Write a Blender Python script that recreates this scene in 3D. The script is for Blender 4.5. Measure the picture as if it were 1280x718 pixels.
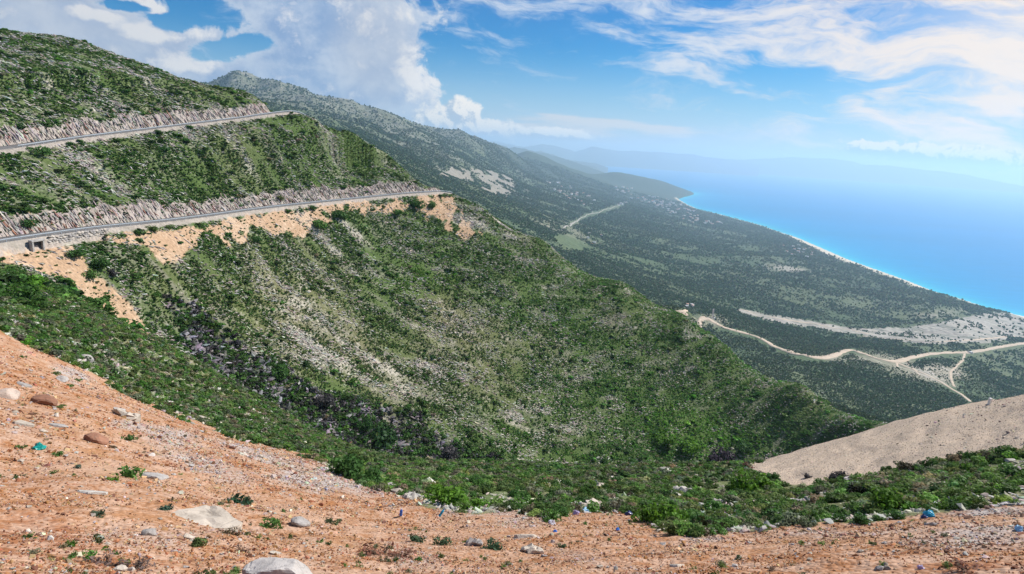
import bpy, bmesh, math, random
import numpy as np
from mathutils import Matrix, Vector

random.seed(7)
rng = np.random.default_rng(11)
for _o in list(bpy.data.objects):
    bpy.data.objects.remove(_o)
SC = bpy.context.scene
COL = SC.collection

# ------------------------------------------------------------------ camera
F_PX, CX, CY = 762.0, 640.0, 359.0
PITCH, ROLL = math.radians(13.0), math.radians(3.5)
CAM_R = Matrix.Rotation(math.pi / 2 - PITCH, 3, 'X') @ Matrix.Rotation(ROLL, 3, 'Z')
RN = np.array(CAM_R)
cd = bpy.data.cameras.new('camera')
cam = bpy.data.objects.new('camera', cd)
COL.objects.link(cam)
cam.matrix_world = CAM_R.to_4x4()
cd.sensor_fit = 'HORIZONTAL'
cd.sensor_width = 36.0
cd.lens = 36.0 * F_PX / 1280.0
cd.clip_start = 0.3
cd.clip_end = 250000.0
SC.camera = cam

# ------------------------------------------------------------------ light
SUN_AZ, SUN_EL = math.radians(62.0), math.radians(43.0)      # azimuth from the view direction towards the sea
sdir = Vector((math.sin(SUN_AZ) * math.cos(SUN_EL), math.cos(SUN_AZ) * math.cos(SUN_EL), math.sin(SUN_EL)))
sl = bpy.data.lights.new('sun', 'SUN')
sl.energy = 5.0
sl.angle = math.radians(0.6)
sl.color = (1.0, 0.95, 0.88)
so = bpy.data.objects.new('sun', sl)
COL.objects.link(so)
so.rotation_euler = sdir.to_track_quat('Z', 'Y').to_euler()

vs = SC.view_settings
vs.view_transform = 'Standard'
vs.look = 'None'
vs.gamma = 1.0
vs.use_curve_mapping = False
vs.exposure = 0.42
cy = SC.cycles
cy.use_denoising = True
cy.max_bounces = 5
cy.diffuse_bounces = 2
cy.glossy_bounces = 2
cy.transmission_bounces = 2
cy.volume_bounces = 1
cy.transparent_max_bounces = 8
cy.sample_clamp_indirect = 4.0
try:
    cy.denoising_prefilter = 'ACCURATE'
    cy.denoiser = 'OPENIMAGEDENOISE'
except Exception:
    pass

# ------------------------------------------------------------------ pixel <-> world
def ray(px, py):
    px = np.asarray(px, float); py = np.asarray(py, float)
    d = np.stack([(px - CX) / F_PX, (CY - py) / F_PX, -np.ones_like(px)], -1)
    d = d @ RN.T
    return d / np.linalg.norm(d, axis=-1, keepdims=True)

def azel(px, py):
    d = ray(px, py)
    return np.arctan2(d[..., 0], d[..., 1]), d[..., 2] / np.hypot(d[..., 0], d[..., 1])

def proj(P):
    q = np.asarray(P, float) @ RN
    z = np.maximum(-q[..., 2], 1e-6)
    return CX + F_PX * q[..., 0] / z, CY - F_PX * q[..., 1] / z, -q[..., 2]

def at(px, py, r):
    a, e = azel(px, py)
    return np.stack([r * np.sin(a), r * np.cos(a), r * e], -1)

# ------------------------------------------------------------------ numpy noise
def _hash(ix, iy, seed):
    h = (ix.astype(np.int64) * 374761393 + iy.astype(np.int64) * 668265263 + seed * 1442695041) & 0xFFFFFFFF
    h = ((h ^ (h >> 13)) * 1274126177) & 0xFFFFFFFF
    h = (h ^ (h >> 16)) & 0xFFFFFF
    return h.astype(np.float32) / float(0xFFFFFF)

def vnoise(x, y, seed=0):
    x = np.asarray(x, np.float64); y = np.asarray(y, np.float64)
    ix = np.floor(x); iy = np.floor(y)
    fx = (x - ix).astype(np.float32); fy = (y - iy).astype(np.float32)
    fx = fx * fx * fx * (fx * (fx * 6 - 15) + 10); fy = fy * fy * fy * (fy * (fy * 6 - 15) + 10)
    ix = ix.astype(np.int64); iy = iy.astype(np.int64)
    a = _hash(ix, iy, seed); b = _hash(ix + 1, iy, seed)
    c = _hash(ix, iy + 1, seed); d = _hash(ix + 1, iy + 1, seed)
    return (a + (b - a) * fx) * (1 - fy) + (c + (d - c) * fx) * fy

def fbm(x, y, seed=0, octv=4, gain=0.5):
    s = 0; amp = 1.0; tot = 0
    for i in range(octv):
        s = s + amp * vnoise(x * 2 ** i + 17.3 * i, y * 2 ** i - 9.1 * i, seed + i)
        tot += amp; amp *= gain
    return s / tot * 2 - 1          # about -1..1

def ridged(x, y, seed=0, octv=4):
    s = 0; amp = 1.0; tot = 0
    for i in range(octv):
        n = 1 - np.abs(vnoise(x * 2 ** i + 5.3 * i, y * 2 ** i + 3.7 * i, seed + i) * 2 - 1)
        s = s + amp * n; tot += amp; amp *= 0.5
    return s / tot

def sstep(a, b, x):
    t = np.clip((x - a) / (b - a), 0, 1)
    return t * t * (3 - 2 * t)

def inpoly(px, py, poly):
    poly = np.asarray(poly, float)
    inside = np.zeros(px.shape, bool)
    n = len(poly); j = n - 1
    for i in range(n):
        xi, yi = poly[i]; xj, yj = poly[j]
        if yi != yj:
            c = ((yi > py) != (yj > py)) & (px < (xj - xi) * (py - yi) / (yj - yi) + xi)
            inside ^= c
        j = i
    return inside

def polydist(px, py, pts):
    """distance to an open polyline"""
    pts = np.asarray(pts, float)
    best = np.full(px.shape, 1e18)
    for (x0, y0), (x1, y1) in zip(pts[:-1], pts[1:]):
        dx, dy = x1 - x0, y1 - y0
        L = dx * dx + dy * dy + 1e-12
        t = np.clip(((px - x0) * dx + (py - y0) * dy) / L, 0, 1)
        best = np.minimum(best, (px - x0 - t * dx) ** 2 + (py - y0 - t * dy) ** 2)
    return np.sqrt(best)

# ------------------------------------------------------------------ the land, from surveyed points (photo pixel, horizontal range in metres)
SEA = -900.0
SIL = [(-300, 15, 345), (-150, 27, 343), (0, 40, 340), (90, 52, 350), (180, 80, 355), (250, 105, 352), (320, 125, 347), (365, 137, 343), (395, 148, 352),
       (440, 170, 362), (490, 200, 373), (550, 238, 382), (600, 260, 386), (680, 305, 395), (780, 355, 400), (850, 395, 400), (900, 430, 395),
       (1000, 485, 380), (1105, 530, 352)]
LOWROAD = [(-220, 338, 165), (-150, 325, 175), (0, 300, 200), (50, 293, 207), (100, 286, 215), (150, 281, 226), (200, 276, 238), (250, 270, 255), (300, 263, 272), (350, 257, 292),
           (400, 252, 312), (450, 247, 335), (500, 242, 358), (545, 239, 380)]
UPROAD = [(-220, 203, 216), (-150, 198, 225), (0, 186, 240), (50, 178, 250), (100, 171, 262), (150, 165, 275), (200, 159, 288), (250, 153, 302), (300, 147, 318), (340, 141, 332), (363, 139, 343)]
pts = []
def add(px, py, r):
    a, e = azel(px, py)
    pts.append((float(a), math.log(r), float(e)))
for deg in range(-64, 65, 16):
    pts.append((math.radians(deg), math.log(2.2), -0.98))
    pts.append((math.radians(deg), math.log(3.2), -0.93))
for c in [
    (-200, [(718, 7), (560, 20), (440, 36), (330, 65)]),
    (0, [(718, 8), (600, 20), (500, 35), (412, 62), (382, 95), (342, 150)]),
    (100, [(718, 8), (600, 19), (520, 32), (455, 62), (420, 82), (372, 125)]),
    (200, [(718, 8.5), (640, 15), (560, 30), (507, 63), (470, 85)]),
    (300, [(718, 9), (640, 17), (580, 32), (546, 60)]),
    (400, [(718, 9.5), (650, 18), (600, 32), (570, 60)]),
    (500, [(718, 10), (660, 19), (615, 34), (578, 63)]),
    (600, [(718, 10), (640, 24), (603, 40), (581, 66)]),
    (700, [(718, 10.5), (650, 22), (610, 40), (583, 68)]),
    (800, [(718, 10.5), (655, 22), (615, 40), (584, 70)]),
    (900, [(718, 10.5), (665, 21), (618, 42), (584, 72)]),
    (1000, [(718, 10.5), (660, 22), (610, 46), (563, 75)]),
    (1100, [(718, 10.5), (650, 23), (590, 48), (535, 80)]),
    (1200, [(718, 10.5), (640, 24), (575, 46), (508, 80)]),
    (1280, [(718, 10.5), (640, 23), (570, 43), (493, 78)]),
    (1450, [(718, 10), (640, 22), (560, 40), (445, 76)]),
    (1800, [(718, 9), (640, 22), (560, 40), (400, 76)]),
]:
    for y, r in c[1]:
        add(c[0], y, r)
add(940, 582, 73)
# spur beyond the orange bank, and the hidden drop behind every near crest
for px, py, r in [(-150, 330, 140), (50, 352, 138), (160, 410, 106), (250, 455, 101), (330, 500, 95), (430, 556, 84)]:
    add(px, py, r)
for px, py, r in [(160, 428, 135), (250, 482, 135), (330, 535, 132), (430, 595, 125), (520, 606, 110), (600, 615, 120), (700, 620, 120), (800, 620, 122),
                  (900, 620, 125), (1000, 610, 125), (1100, 590, 125), (1200, 570, 125), (1280, 565, 125), (1450, 530, 125), (1800, 500, 125),
                  (1150, 620, 230), (1280, 590, 240), (1450, 560, 250), (1800, 540, 250), (1200, 600, 450), (1350, 570, 450), (1800, 540, 450)]:
    add(px, py, r)
def slope_r(py, px, top, s=0.66):
    _, e1 = azel(top[0], top[1]); _, e0 = azel(px, py)
    return float(top[2] * (s - e1) / (s - e0))
def road_top(px):
    xs, ys, rs = zip(*(LOWROAD if px < 545 else SIL))
    return (px, float(np.interp(px, xs, ys)), float(np.interp(px, xs, rs)))
for px, ys in [(150, (340, 375, 402)), (300, (300, 350, 420, 492)), (375, (300, 360, 440, 525)), (450, (300, 370, 460, 540, 566)), (520, (300, 380, 470, 560, 590)),
               (600, (310, 400, 500, 583, 600)), (680, (350, 430, 520, 590)), (750, (380, 450, 530, 584, 600)), (830, (420, 490, 560, 590)), (900, (460, 520, 576, 596)),
               (1000, (510, 560, 590)), (1060, (530, 570))]:
    for y in ys:
        add(px, y, slope_r(y, px, road_top(px)))
for L in (LOWROAD, UPROAD):
    for i, (px, py, r) in enumerate(L):
        add(px, py, r)
for i, (px, py, r) in enumerate(SIL):
    add(px, py, r)
    add(px, py + 26, r * 1.13)
    add(px, py + 75, r * 1.55)
    if px < 1000:
        add(px, py + 60, r * 2.6)
        add(px, py + 30, r * 4.2)
for px, py in [(0, 110), (120, 115), (220, 130)]:
    xs, ys, rs = zip(*UPROAD)
    add(px, py, slope_r(py, px, (px, np.interp(px, xs, ys), np.interp(px, xs, rs)), 0.62))
MTN = [(-300, 60, 6000), (-100, 75, 6300), (100, 95, 6500), (230, 118, 6600), (272, 113, 6700), (290, 105, 6700), (303, 97, 6900), (316, 105, 6900), (333, 101, 7000), (350, 111, 6800), (368, 121, 6400), (385, 123, 6300),
       (440, 136, 6600), (500, 150, 7200), (530, 160, 7700), (562, 169, 8200), (575, 170, 8500), (600, 175, 9000), (620, 182, 9600), (640, 193, 10400), (656, 205, 11000)]
for px, py, r in MTN:
    add(px, py, r)
    if px < 615:
        add(px, py + 14, r * 1.22)
for px, py, r in [(642, 197, 13200), (660, 191, 13500), (680, 198, 13700), (700, 206, 13800), (740, 219, 14300), (770, 216, 15200), (800, 221, 15600), (825, 226, 15900), (850, 234.5, 15700), (862, 239.5, 15500)]:
    add(px, py, r); add(px, py + 9, r * 1.15)
for px, py, r in [(855, 243, 14700), (835, 240, 14500), (805, 235, 14300)]:
    add(px, py, r)
for px, L in [
    (395, [(160, 3500)]), (440, [(172, 3000), (160, 4400)]), (500, [(203, 3000), (182, 4800), (166, 6000)]), (560, [(238, 3000), (208, 5000), (188, 6600)]), (600, [(258, 2900), (227, 5000), (200, 7000)]),
    (650, [(282, 2800), (252, 5000), (227, 7500), (213, 9600)]), (700, [(308, 2700), (272, 4500), (242, 7500), (224, 10500)]),
    (760, [(338, 2600), (292, 4500), (256, 7500), (238, 11000), (226, 14300)]), (820, [(366, 2300), (320, 4000), (280, 6800), (257, 10500), (242, 13500)]),
    (880, [(384, 2300), (340, 3800), (300, 6200), (280, 8200)]), (950, [(400, 2750), (350, 3900), (310, 5800)]), (1030, [(410, 3000), (370, 3900), (330, 5400)]),
    (1100, [(416, 3150), (380, 4100)]), (1200, [(418, 3350), (392, 3850)]), (1280, [(418, 3350), (404, 3700)]), (1450, [(440, 3000)]),
    (850, [(396, 1120)]), (892, [(397, 1200)]), (905, [(410, 1220)]), (960, [(430, 1350), (450, 1050)]), (1010, [(447, 1500), (480, 1000)]), (1060, [(440, 1750), (505, 960)]),
    (1120, [(450, 1950), (480, 1350), (520, 950)]), (1160, [(443, 2200), (500, 1150)]), (1200, [(455, 2050), (490, 1350)]), (1280, [(430, 2750), (465, 1850)]), (1450, [(450, 2500)]), (1800, [(470, 2500)])]:
    for y, r in L:
        add(px, y, r)
PT = np.array(pts)
KAZ = 1.6
def _kern(d2):
    return np.sqrt(d2 + 0.0006)
def _solve():
    U = np.stack([PT[:, 0] * KAZ, PT[:, 1]], 1)
    D = ((U[:, None] - U[None]) ** 2).sum(-1)
    n = len(U)
    A = np.zeros((n + 3, n + 3))
    A[:n, :n] = -_kern(D) - np.eye(n) * 1e-4
    A[:n, n] = 1; A[:n, n + 1:] = U; A[n, :n] = 1; A[n + 1:, :n] = U.T
    b = np.zeros(n + 3); b[:n] = PT[:, 2]
    return U, np.linalg.solve(A, b)
_U, _W = _solve()
def elev(az, lr):
    """tangent of elevation of the land at azimuth, log range (grid)"""
    sh = az.shape
    a = (az.ravel() * KAZ).astype(np.float32); l = lr.ravel().astype(np.float32)
    out = np.full(a.shape, _W[-3], np.float32) + np.float32(_W[-2]) * a + np.float32(_W[-1]) * l
    for (u, v), w in zip(_U.astype(np.float32), _W[:-3].astype(np.float32)):
        out -= w * np.sqrt((a - u) ** 2 + (l - v) ** 2 + np.float32(0.0006))
    return out.reshape(sh).astype(np.float64)

class Grid:
    def __init__(self, r0, r1, nr, nc, half=0.98):
        self.az = np.linspace(-half, half, nc)
        self.r = np.exp(np.linspace(math.log(r0), math.log(r1), nr))
        self.A, self.R = np.meshgrid(self.az, self.r)
        self.X = self.R * np.sin(self.A); self.Y = self.R * np.cos(self.A)
        # the smooth base is evaluated on a coarser lattice and interpolated
        na, nl = max(8, nc // 2), max(8, nr // 2)
        ca = np.linspace(-half, half, na); cl = np.linspace(math.log(r0), math.log(r1), nl)
        CA, CL = np.meshgrid(ca, cl)
        E = elev(CA, CL)
        fi = np.linspace(0, nl - 1, nr); fj = np.linspace(0, na - 1, nc)
        i0 = np.minimum(fi.astype(int), nl - 2); j0 = np.minimum(fj.astype(int), na - 2)
        ti = (fi - i0)[:, None]; tj = (fj - j0)[None]
        e = (E[i0][:, j0] * (1 - ti) * (1 - tj) + E[i0 + 1][:, j0] * ti * (1 - tj) + E[i0][:, j0 + 1] * (1 - ti) * tj + E[i0 + 1][:, j0 + 1] * ti * tj)
        self.Z = e * self.R
        self.nr, self.nc, self.half = nr, nc, half
    def finish(self, prev=None):
        P = np.stack([self.X, self.Y, self.Z], -1)
        self.P = P
        self.px, self.py, self.dep = proj(P)
        e = self.Z / self.R
        base = np.full(self.nc, -9.0) if prev is None else np.interp(self.az, prev.az, prev.runmax[-1])
        self.runmax = np.maximum(np.maximum.accumulate(e, 0), base[None])
        self.before = np.vstack([base[None], self.runmax[:-1]])
        self.e = e
    def z_at(self, x, y):
        x = np.asarray(x, float); y = np.asarray(y, float)
        a = np.arctan2(x, y); l = np.log(np.hypot(x, y))
        fj = np.clip((a + self.half) / (2 * self.half) * (self.nc - 1), 0, self.nc - 1.001)
        l0, l1 = math.log(self.r[0]), math.log(self.r[-1])
        fi = np.clip((l - l0) / (l1 - l0) * (self.nr - 1), 0, self.nr - 1.001)
        i = fi.astype(int); j = fj.astype(int); ti = fi - i; tj = fj - j
        Z = self.Z
        return Z[i, j] * (1 - ti) * (1 - tj) + Z[i + 1, j] * ti * (1 - tj) + Z[i, j + 1] * (1 - ti) * tj + Z[i + 1, j + 1] * ti * tj

near = Grid(2.2, 112.0, 400, 640)
hill = Grid(112.0, 620.0, 440, 840)
far = Grid(620.0, 26000.0, 430, 860)
NEAR_A = near.A; 

# roads on the hillside as dense 3-D lines
def spline(P, step):
    P = np.asarray(P, float)
    t = np.concatenate([[0], np.cumsum(np.linalg.norm(np.diff(P, axis=0), axis=1))])
    n = max(4, int(t[-1] / step)); s = np.linspace(0, t[-1], n)
    Q = np.stack([np.interp(s, t, P[:, k]) for k in range(P.shape[1])], 1)
    k = max(1, int(12 / step)); ker = np.hanning(2 * k + 3); ker /= ker.sum()
    pad = k + 1
    for c in range(Q.shape[1]):
        v = np.concatenate([2 * Q[0, c] - Q[pad:0:-1, c], Q[:, c], 2 * Q[-1, c] - Q[-2:-pad - 2:-1, c]])
        Q[:, c] = np.convolve(v, ker, 'valid')[:n]
    return Q
def px_line(L):
    a = np.array(L, float)
    return at(a[:, 0], a[:, 1], a[:, 2])
def with_tail(P, turn):
    """let the road go on round the bend behind the crest"""
    d = P[-1] - P[-2]; d[2] = 0; d /= np.linalg.norm(d)
    q = P[-1].copy(); out = [*P]
    for k in range(4):
        c, s = math.cos(turn), math.sin(turn)
        d = np.array([d[0] * c - d[1] * s, d[0] * s + d[1] * c, 0])
        q = q + d * 8 + np.array([0, 0, -0.9]); out.append(q.copy())
    return np.array(out)
low_c = spline(with_tail(px_line(LOWROAD), 0.2), 1.5)
up_c = spline(with_tail(px_line(UPROAD), 0.2), 1.5)

def road_coords(G, C, reach):
    """signed offset from the line (positive uphill, away from the viewer), the line's height there and its parameter"""
    d = np.full(G.X.shape, 1e9); zr = np.zeros(G.X.shape); sgn = np.ones(G.X.shape)
    box = (G.X > C[:, 0].min() - reach) & (G.X < C[:, 0].max() + reach) & (G.Y > C[:, 1].min() - reach) & (G.Y < C[:, 1].max() + reach)
    idx = np.nonzero(box.ravel())[0]
    x = G.X.ravel()[idx]; y = G.Y.ravel()[idx]
    T = np.gradient(C[:, :2], axis=0); T /= np.linalg.norm(T, axis=1)[:, None]
    for s in range(0, len(idx), 20000):
        sl_ = slice(s, s + 20000)
        D = (x[sl_, None] - C[None, :, 0]) ** 2 + (y[sl_, None] - C[None, :, 1]) ** 2
        k = D.argmin(1)
        vx = x[sl_] - C[k, 0]; vy = y[sl_] - C[k, 1]
        off = -vx * T[k, 1] + vy * T[k, 0]           # left of travel = uphill
        dd = np.sqrt(D[np.arange(len(k)), k])
        d.ravel()[idx[sl_]] = dd; zr.ravel()[idx[sl_]] = C[k, 2]; sgn.ravel()[idx[sl_]] = np.sign(off)
    return d * sgn, zr

# surface relief
for G, amp in ((near, 1.0), (hill, 1.0)):
    X, Y = G.X, G.Y
    w = sstep(6, 40, G.R)
    G.Z += w * (fbm(X / 9, Y / 9, 3, 4) * 0.35) + sstep(3, 12, G.R) * fbm(X / 1.6, Y / 1.6, 5, 4) * 0.13
    big = sstep(105, 190, G.R)
    sx, sy = (X * 0.82 + Y * 0.57), (-X * 0.57 + Y * 0.82)
    G.Z += big * (fbm(sx / 75 + 0.3 * fbm(X / 50, Y / 50, 8, 2), sy / 130, 21, 4) * 2.6 + fbm(sx / 17, sy / 26, 22, 3) * 0.9)
    # runnels down the beige mound
    G.Z += sstep(0.30, 0.42, G.A) * sstep(38, 55, G.R) * (1 - sstep(105, 112, G.R)) * fbm((X * .8 - Y * .6) / 1.1 + fbm(X / 6, Y / 6, 33, 2), (X * .6 + Y * .8) / 9, 34, 4) * 0.16
    # steps left by the tipped gravel on the near bank
    G.Z += (1 - sstep(60, 90, G.R)) * sstep(5, 14, G.R) * 0.26 * (ridged(X / 5 + 0.4 * Y / 5, Y / 2.2, 31, 3) - 0.5)
CUT = {}
for key, C, W, cutslope, fill, REACH in (('low', low_c, 3.4, 1.6, 0.92, 3.1), ('up', up_c, 3.0, 1.8, 0.85, 2.3)):
    s, zr = road_coords(hill, C, 48)
    ns = np.abs(s)
    if key == 'up':
        hill.Z = hill.Z + 2.6 * sstep(1.5, 6.5, s) * (1 - sstep(18, 42, s)) * (s < 46)
    jag = 1 + 0.24 * fbm(hill.X / 3.0, hill.Y / 3.0, 41, 3)
    up = s > W
    nat = hill.Z.copy()
    reach = REACH + 1.3 * fbm(hill.X / 11, hill.Y / 11, 43, 3)
    face = np.where(s - W < reach, (s - W) * cutslope * jag, reach * cutslope * jag + (s - W - reach) * 0.70)
    lid = np.where(s < 21, zr + face, 1e9)
    hill.Z = np.where(up, np.minimum(hill.Z, lid), hill.Z)
    cutm = up & (s - W < reach + 0.4) & (nat > zr + (s - W) * cutslope * jag * 0.9)
    dn = s < -W
    zf = zr - (ns - W) * fill
    blend = 1 - sstep(10, 22, ns)
    hill.Z = np.where(dn & (ns < 22), hill.Z + (np.maximum(hill.Z, zf) - hill.Z) * blend, hill.Z)
    fillm = dn & (ns < 22) & (zf > nat - 0.4)
    # nothing of the natural ground may stand between the viewer and the road
    hill.Z = np.where(dn & (ns < 22), np.minimum(hill.Z, zr - 0.25 - (ns - W) * 0.35), hill.Z)
    if key == 'low':        # the walled stretch with the culvert drops straight down from the road edge
        a0, a1 = float(azel(-40, 300)[0]), float(azel(132, 284)[0])
        wall = dn & (hill.A > a0) & (hill.A < a1) & (ns < 14)
        hill.Z = np.where(wall, np.minimum(hill.Z, zr - 0.25 - np.clip(ns - 3.6, 0, 1.0) * 2.7 - np.clip(ns - 4.6, 0, 20) * 0.4), hill.Z)
    hill.Z = np.where(ns <= W, zr - 0.12, hill.Z)
    CUT[key] = (s, cutm, fillm)
# far land: ravines and knolls that grow with the mountain
X, Y, R = far.X, far.Y, far.R
alt = np.clip((far.Z - SEA) / 900, 0, 2)
amp = sstep(900, 2500, R) * np.clip(0.12 + 0.9 * alt, 0, 1.2)
far.Z += amp * ((ridged((X * .9 + Y * .35) / 1500, (Y * .9 - X * .35) / 2600, 61, 5) - 0.55) * 190 * (0.25 + 0.75 * sstep(2500, 6000, R)) * np.clip(alt, 0.15, 1) + fbm(X / 330, Y / 330, 64, 4) * 22 + (ridged((X * .9 + Y * .35) / 420, (Y * .9 - X * .35) / 800, 68, 4) - .55) * 70 * sstep(3200, 5200, R) * np.clip(alt, 0, 1))
far.Z += (ridged((X * .55 - Y * .83) / 520, (X * .83 + Y * .55) / 2200, 69, 3) - .6) * 42 * sstep(1500, 2300, R) * (1 - sstep(7000, 9500, R)) * sstep(30, 200, far.Z - SEA)
far.Z += (1 - sstep(3000, 5000, R)) * fbm(X / 160, Y / 160, 66, 4) * 9 * sstep(650, 900, R)
# coast line on the sea plane
COAST = [(1700, 560), (1450, 462), (1280, 396), (1240, 387), (1200, 374), (1165, 364), (1130, 350), (1060, 325), (1000, 299), (950, 281), (900, 268), (870, 261), (855, 255), (846, 250), (851, 247.5), (866, 243.5), (868, 241)]
ca = np.array(COAST); _a, _e = azel(ca[:, 0], ca[:, 1]); _r = SEA / _e
coast_xy = np.stack([_r * np.sin(_a), _r * np.cos(_a)], 1)
def azr(px, r):
    a, _ = azel(px, 200.0)
    return (r * math.sin(a), r * math.cos(a))
back = [azr(862, 17000), azr(835, 18500), azr(800, 19500), azr(770, 20500), azr(740, 22000), azr(700, 23500), azr(500, 26500), azr(0, 30000), azr(-400, 30000)]
COASTLINE = np.vstack([coast_xy, back])
land_poly = np.vstack([COASTLINE, [(-30000, 0), (0, -200), (3500, -200)]])
inland = inpoly(far.X, far.Y, land_poly)
cdist = polydist(far.X, far.Y, COASTLINE)
far.cd = np.where(inland, cdist, -cdist)
beach_h = np.minimum(cdist * 0.05, 40)
far.Z = np.where(inland, np.maximum(far.Z, SEA + 0.8 + np.minimum(cdist * 0.035, 14)), np.minimum(far.Z, SEA - 1.0 - np.minimum(cdist * 0.04, 60)))
lim = SEA + 2 + cdist * 0.16
far.Z = np.where(inland & (R < 9000), np.minimum(far.Z, np.where(cdist < 3000, lim, 1e9)), far.Z)
hill.Z[0] = np.interp(hill.az, near.az, near.Z[-1])
far.Z[0] = np.interp(far.az, hill.az, hill.Z[-1])
far.Z = np.where(R > 11500, np.minimum(far.Z, 40.0), np.minimum(far.Z, 690.0))
near.finish(); hill.finish(near); far.finish(hill)
# ------------------------------------------------------------------ node helpers
class NT:
    def __init__(self, tree):
        self.t = tree; tree.nodes.clear()
    def n(self, kind, **kw):
        nd = self.t.nodes.new(kind)
        for k, v in kw.items():
            setattr(nd, k, v)
        return nd
    def put(self, sock, v):
        if isinstance(v, bpy.types.NodeSocket):
            self.t.links.new(v, sock)
        elif v is not None:
            if sock.type == 'RGBA' and len(v) == 3:
                v = (*v, 1)
            sock.default_value = v
    def m(self, op, a, b=None, c=None, clamp=False):
        nd = self.n('ShaderNodeMath', operation=op, use_clamp=clamp)
        for i, v in enumerate((a, b, c)):
            if v is not None:
                self.put(nd.inputs[i], v)
        return nd.outputs[0]
    def v(self, op, a, b=None, out=0):
        nd = self.n('ShaderNodeVectorMath', operation=op)
        self.put(nd.inputs[0], a)
        if b is not None:
            self.put(nd.inputs[1], b)
        return nd.outputs[out]
    def noise(self, vec, scale, detail=4, rough=0.55, dist=0.0, typ=None):
        nd = self.n('ShaderNodeTexNoise')
        self.put(nd.inputs['Vector'], vec); self.put(nd.inputs['Scale'], scale)
        nd.inputs['Detail'].default_value = detail; nd.inputs['Roughness'].default_value = rough
        nd.inputs['Distortion'].default_value = dist
        return nd.outputs[0]
    def voro(self, vec, scale, out='Distance', feature='F1', rand=1.0):
        nd = self.n('ShaderNodeTexVoronoi', feature=feature)
        self.put(nd.inputs['Vector'], vec); nd.inputs['Scale'].default_value = scale
        nd.inputs['Randomness'].default_value = rand
        return nd.outputs[out]
    def ss(self, x, a, b):
        nd = self.n('ShaderNodeMapRange', interpolation_type='SMOOTHSTEP')
        self.put(nd.inputs[0], x); self.put(nd.inputs[1], a); self.put(nd.inputs[2], b)
        return nd.outputs[0]
    def lin(self, x, a, b, c, d):
        nd = self.n('ShaderNodeMapRange')
        self.put(nd.inputs[0], x)
        for i, q in enumerate((a, b, c, d)):
            self.put(nd.inputs[1 + i], q)
        return nd.outputs[0]
    def mix(self, f, a, b, blend='MIX'):
        nd = self.n('ShaderNodeMix', data_type='RGBA', blend_type=blend)
        self.put(nd.inputs[0], f); self.put(nd.inputs[6], a); self.put(nd.inputs[7], b)
        return nd.outputs[2]
    def sep(self, vec):
        nd = self.n('ShaderNodeSeparateXYZ'); self.put(nd.inputs[0], vec); return nd.outputs
    def comb(self, x, y, z=0.0):
        nd = self.n('ShaderNodeCombineXYZ')
        for i, q in enumerate((x, y, z)):
            self.put(nd.inputs[i], q)
        return nd.outputs[0]
    def attr(self, name, typ='GEOMETRY'):
        return self.n('ShaderNodeAttribute', attribute_name=name, attribute_type=typ)
    def surf(self, col, rough=0.9, spec=0.15, normal=None, trans=0.0):
        b = self.n('ShaderNodeBsdfPrincipled')
        self.put(b.inputs['Base Color'], col); self.put(b.inputs['Roughness'], rough)
        b.inputs['Specular IOR Level'].default_value = spec
        if normal is not None:
            self.put(b.inputs['Normal'], normal)
        sh = b.outputs[0]
        o = self.n('ShaderNodeOutputMaterial')
        if trans:
            tr = self.n('ShaderNodeBsdfTranslucent'); self.put(tr.inputs[0], col)
            mx = self.n('ShaderNodeMixShader'); mx.inputs[0].default_value = trans
            self.put(mx.inputs[1], sh); self.put(mx.inputs[2], tr.outputs[0]); sh = mx.outputs[0]
        self.put(o.inputs[0], sh)
        return b
    def bump(self, h, strength=0.5, dist=0.1):
        nd = self.n('ShaderNodeBump'); self.put(nd.inputs['Height'], h)
        nd.inputs['Strength'].default_value = strength; nd.inputs['Distance'].default_value = dist
        return nd.outputs[0]
    def pos(self):
        return self.n('ShaderNodeNewGeometry').outputs['Position']

def material(name):
    m = bpy.data.materials.new(name); m.use_nodes = True
    try: m.cycles.displacement_method = 'BUMP'
    except Exception: pass
    return m, NT(m.node_tree)

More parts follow.
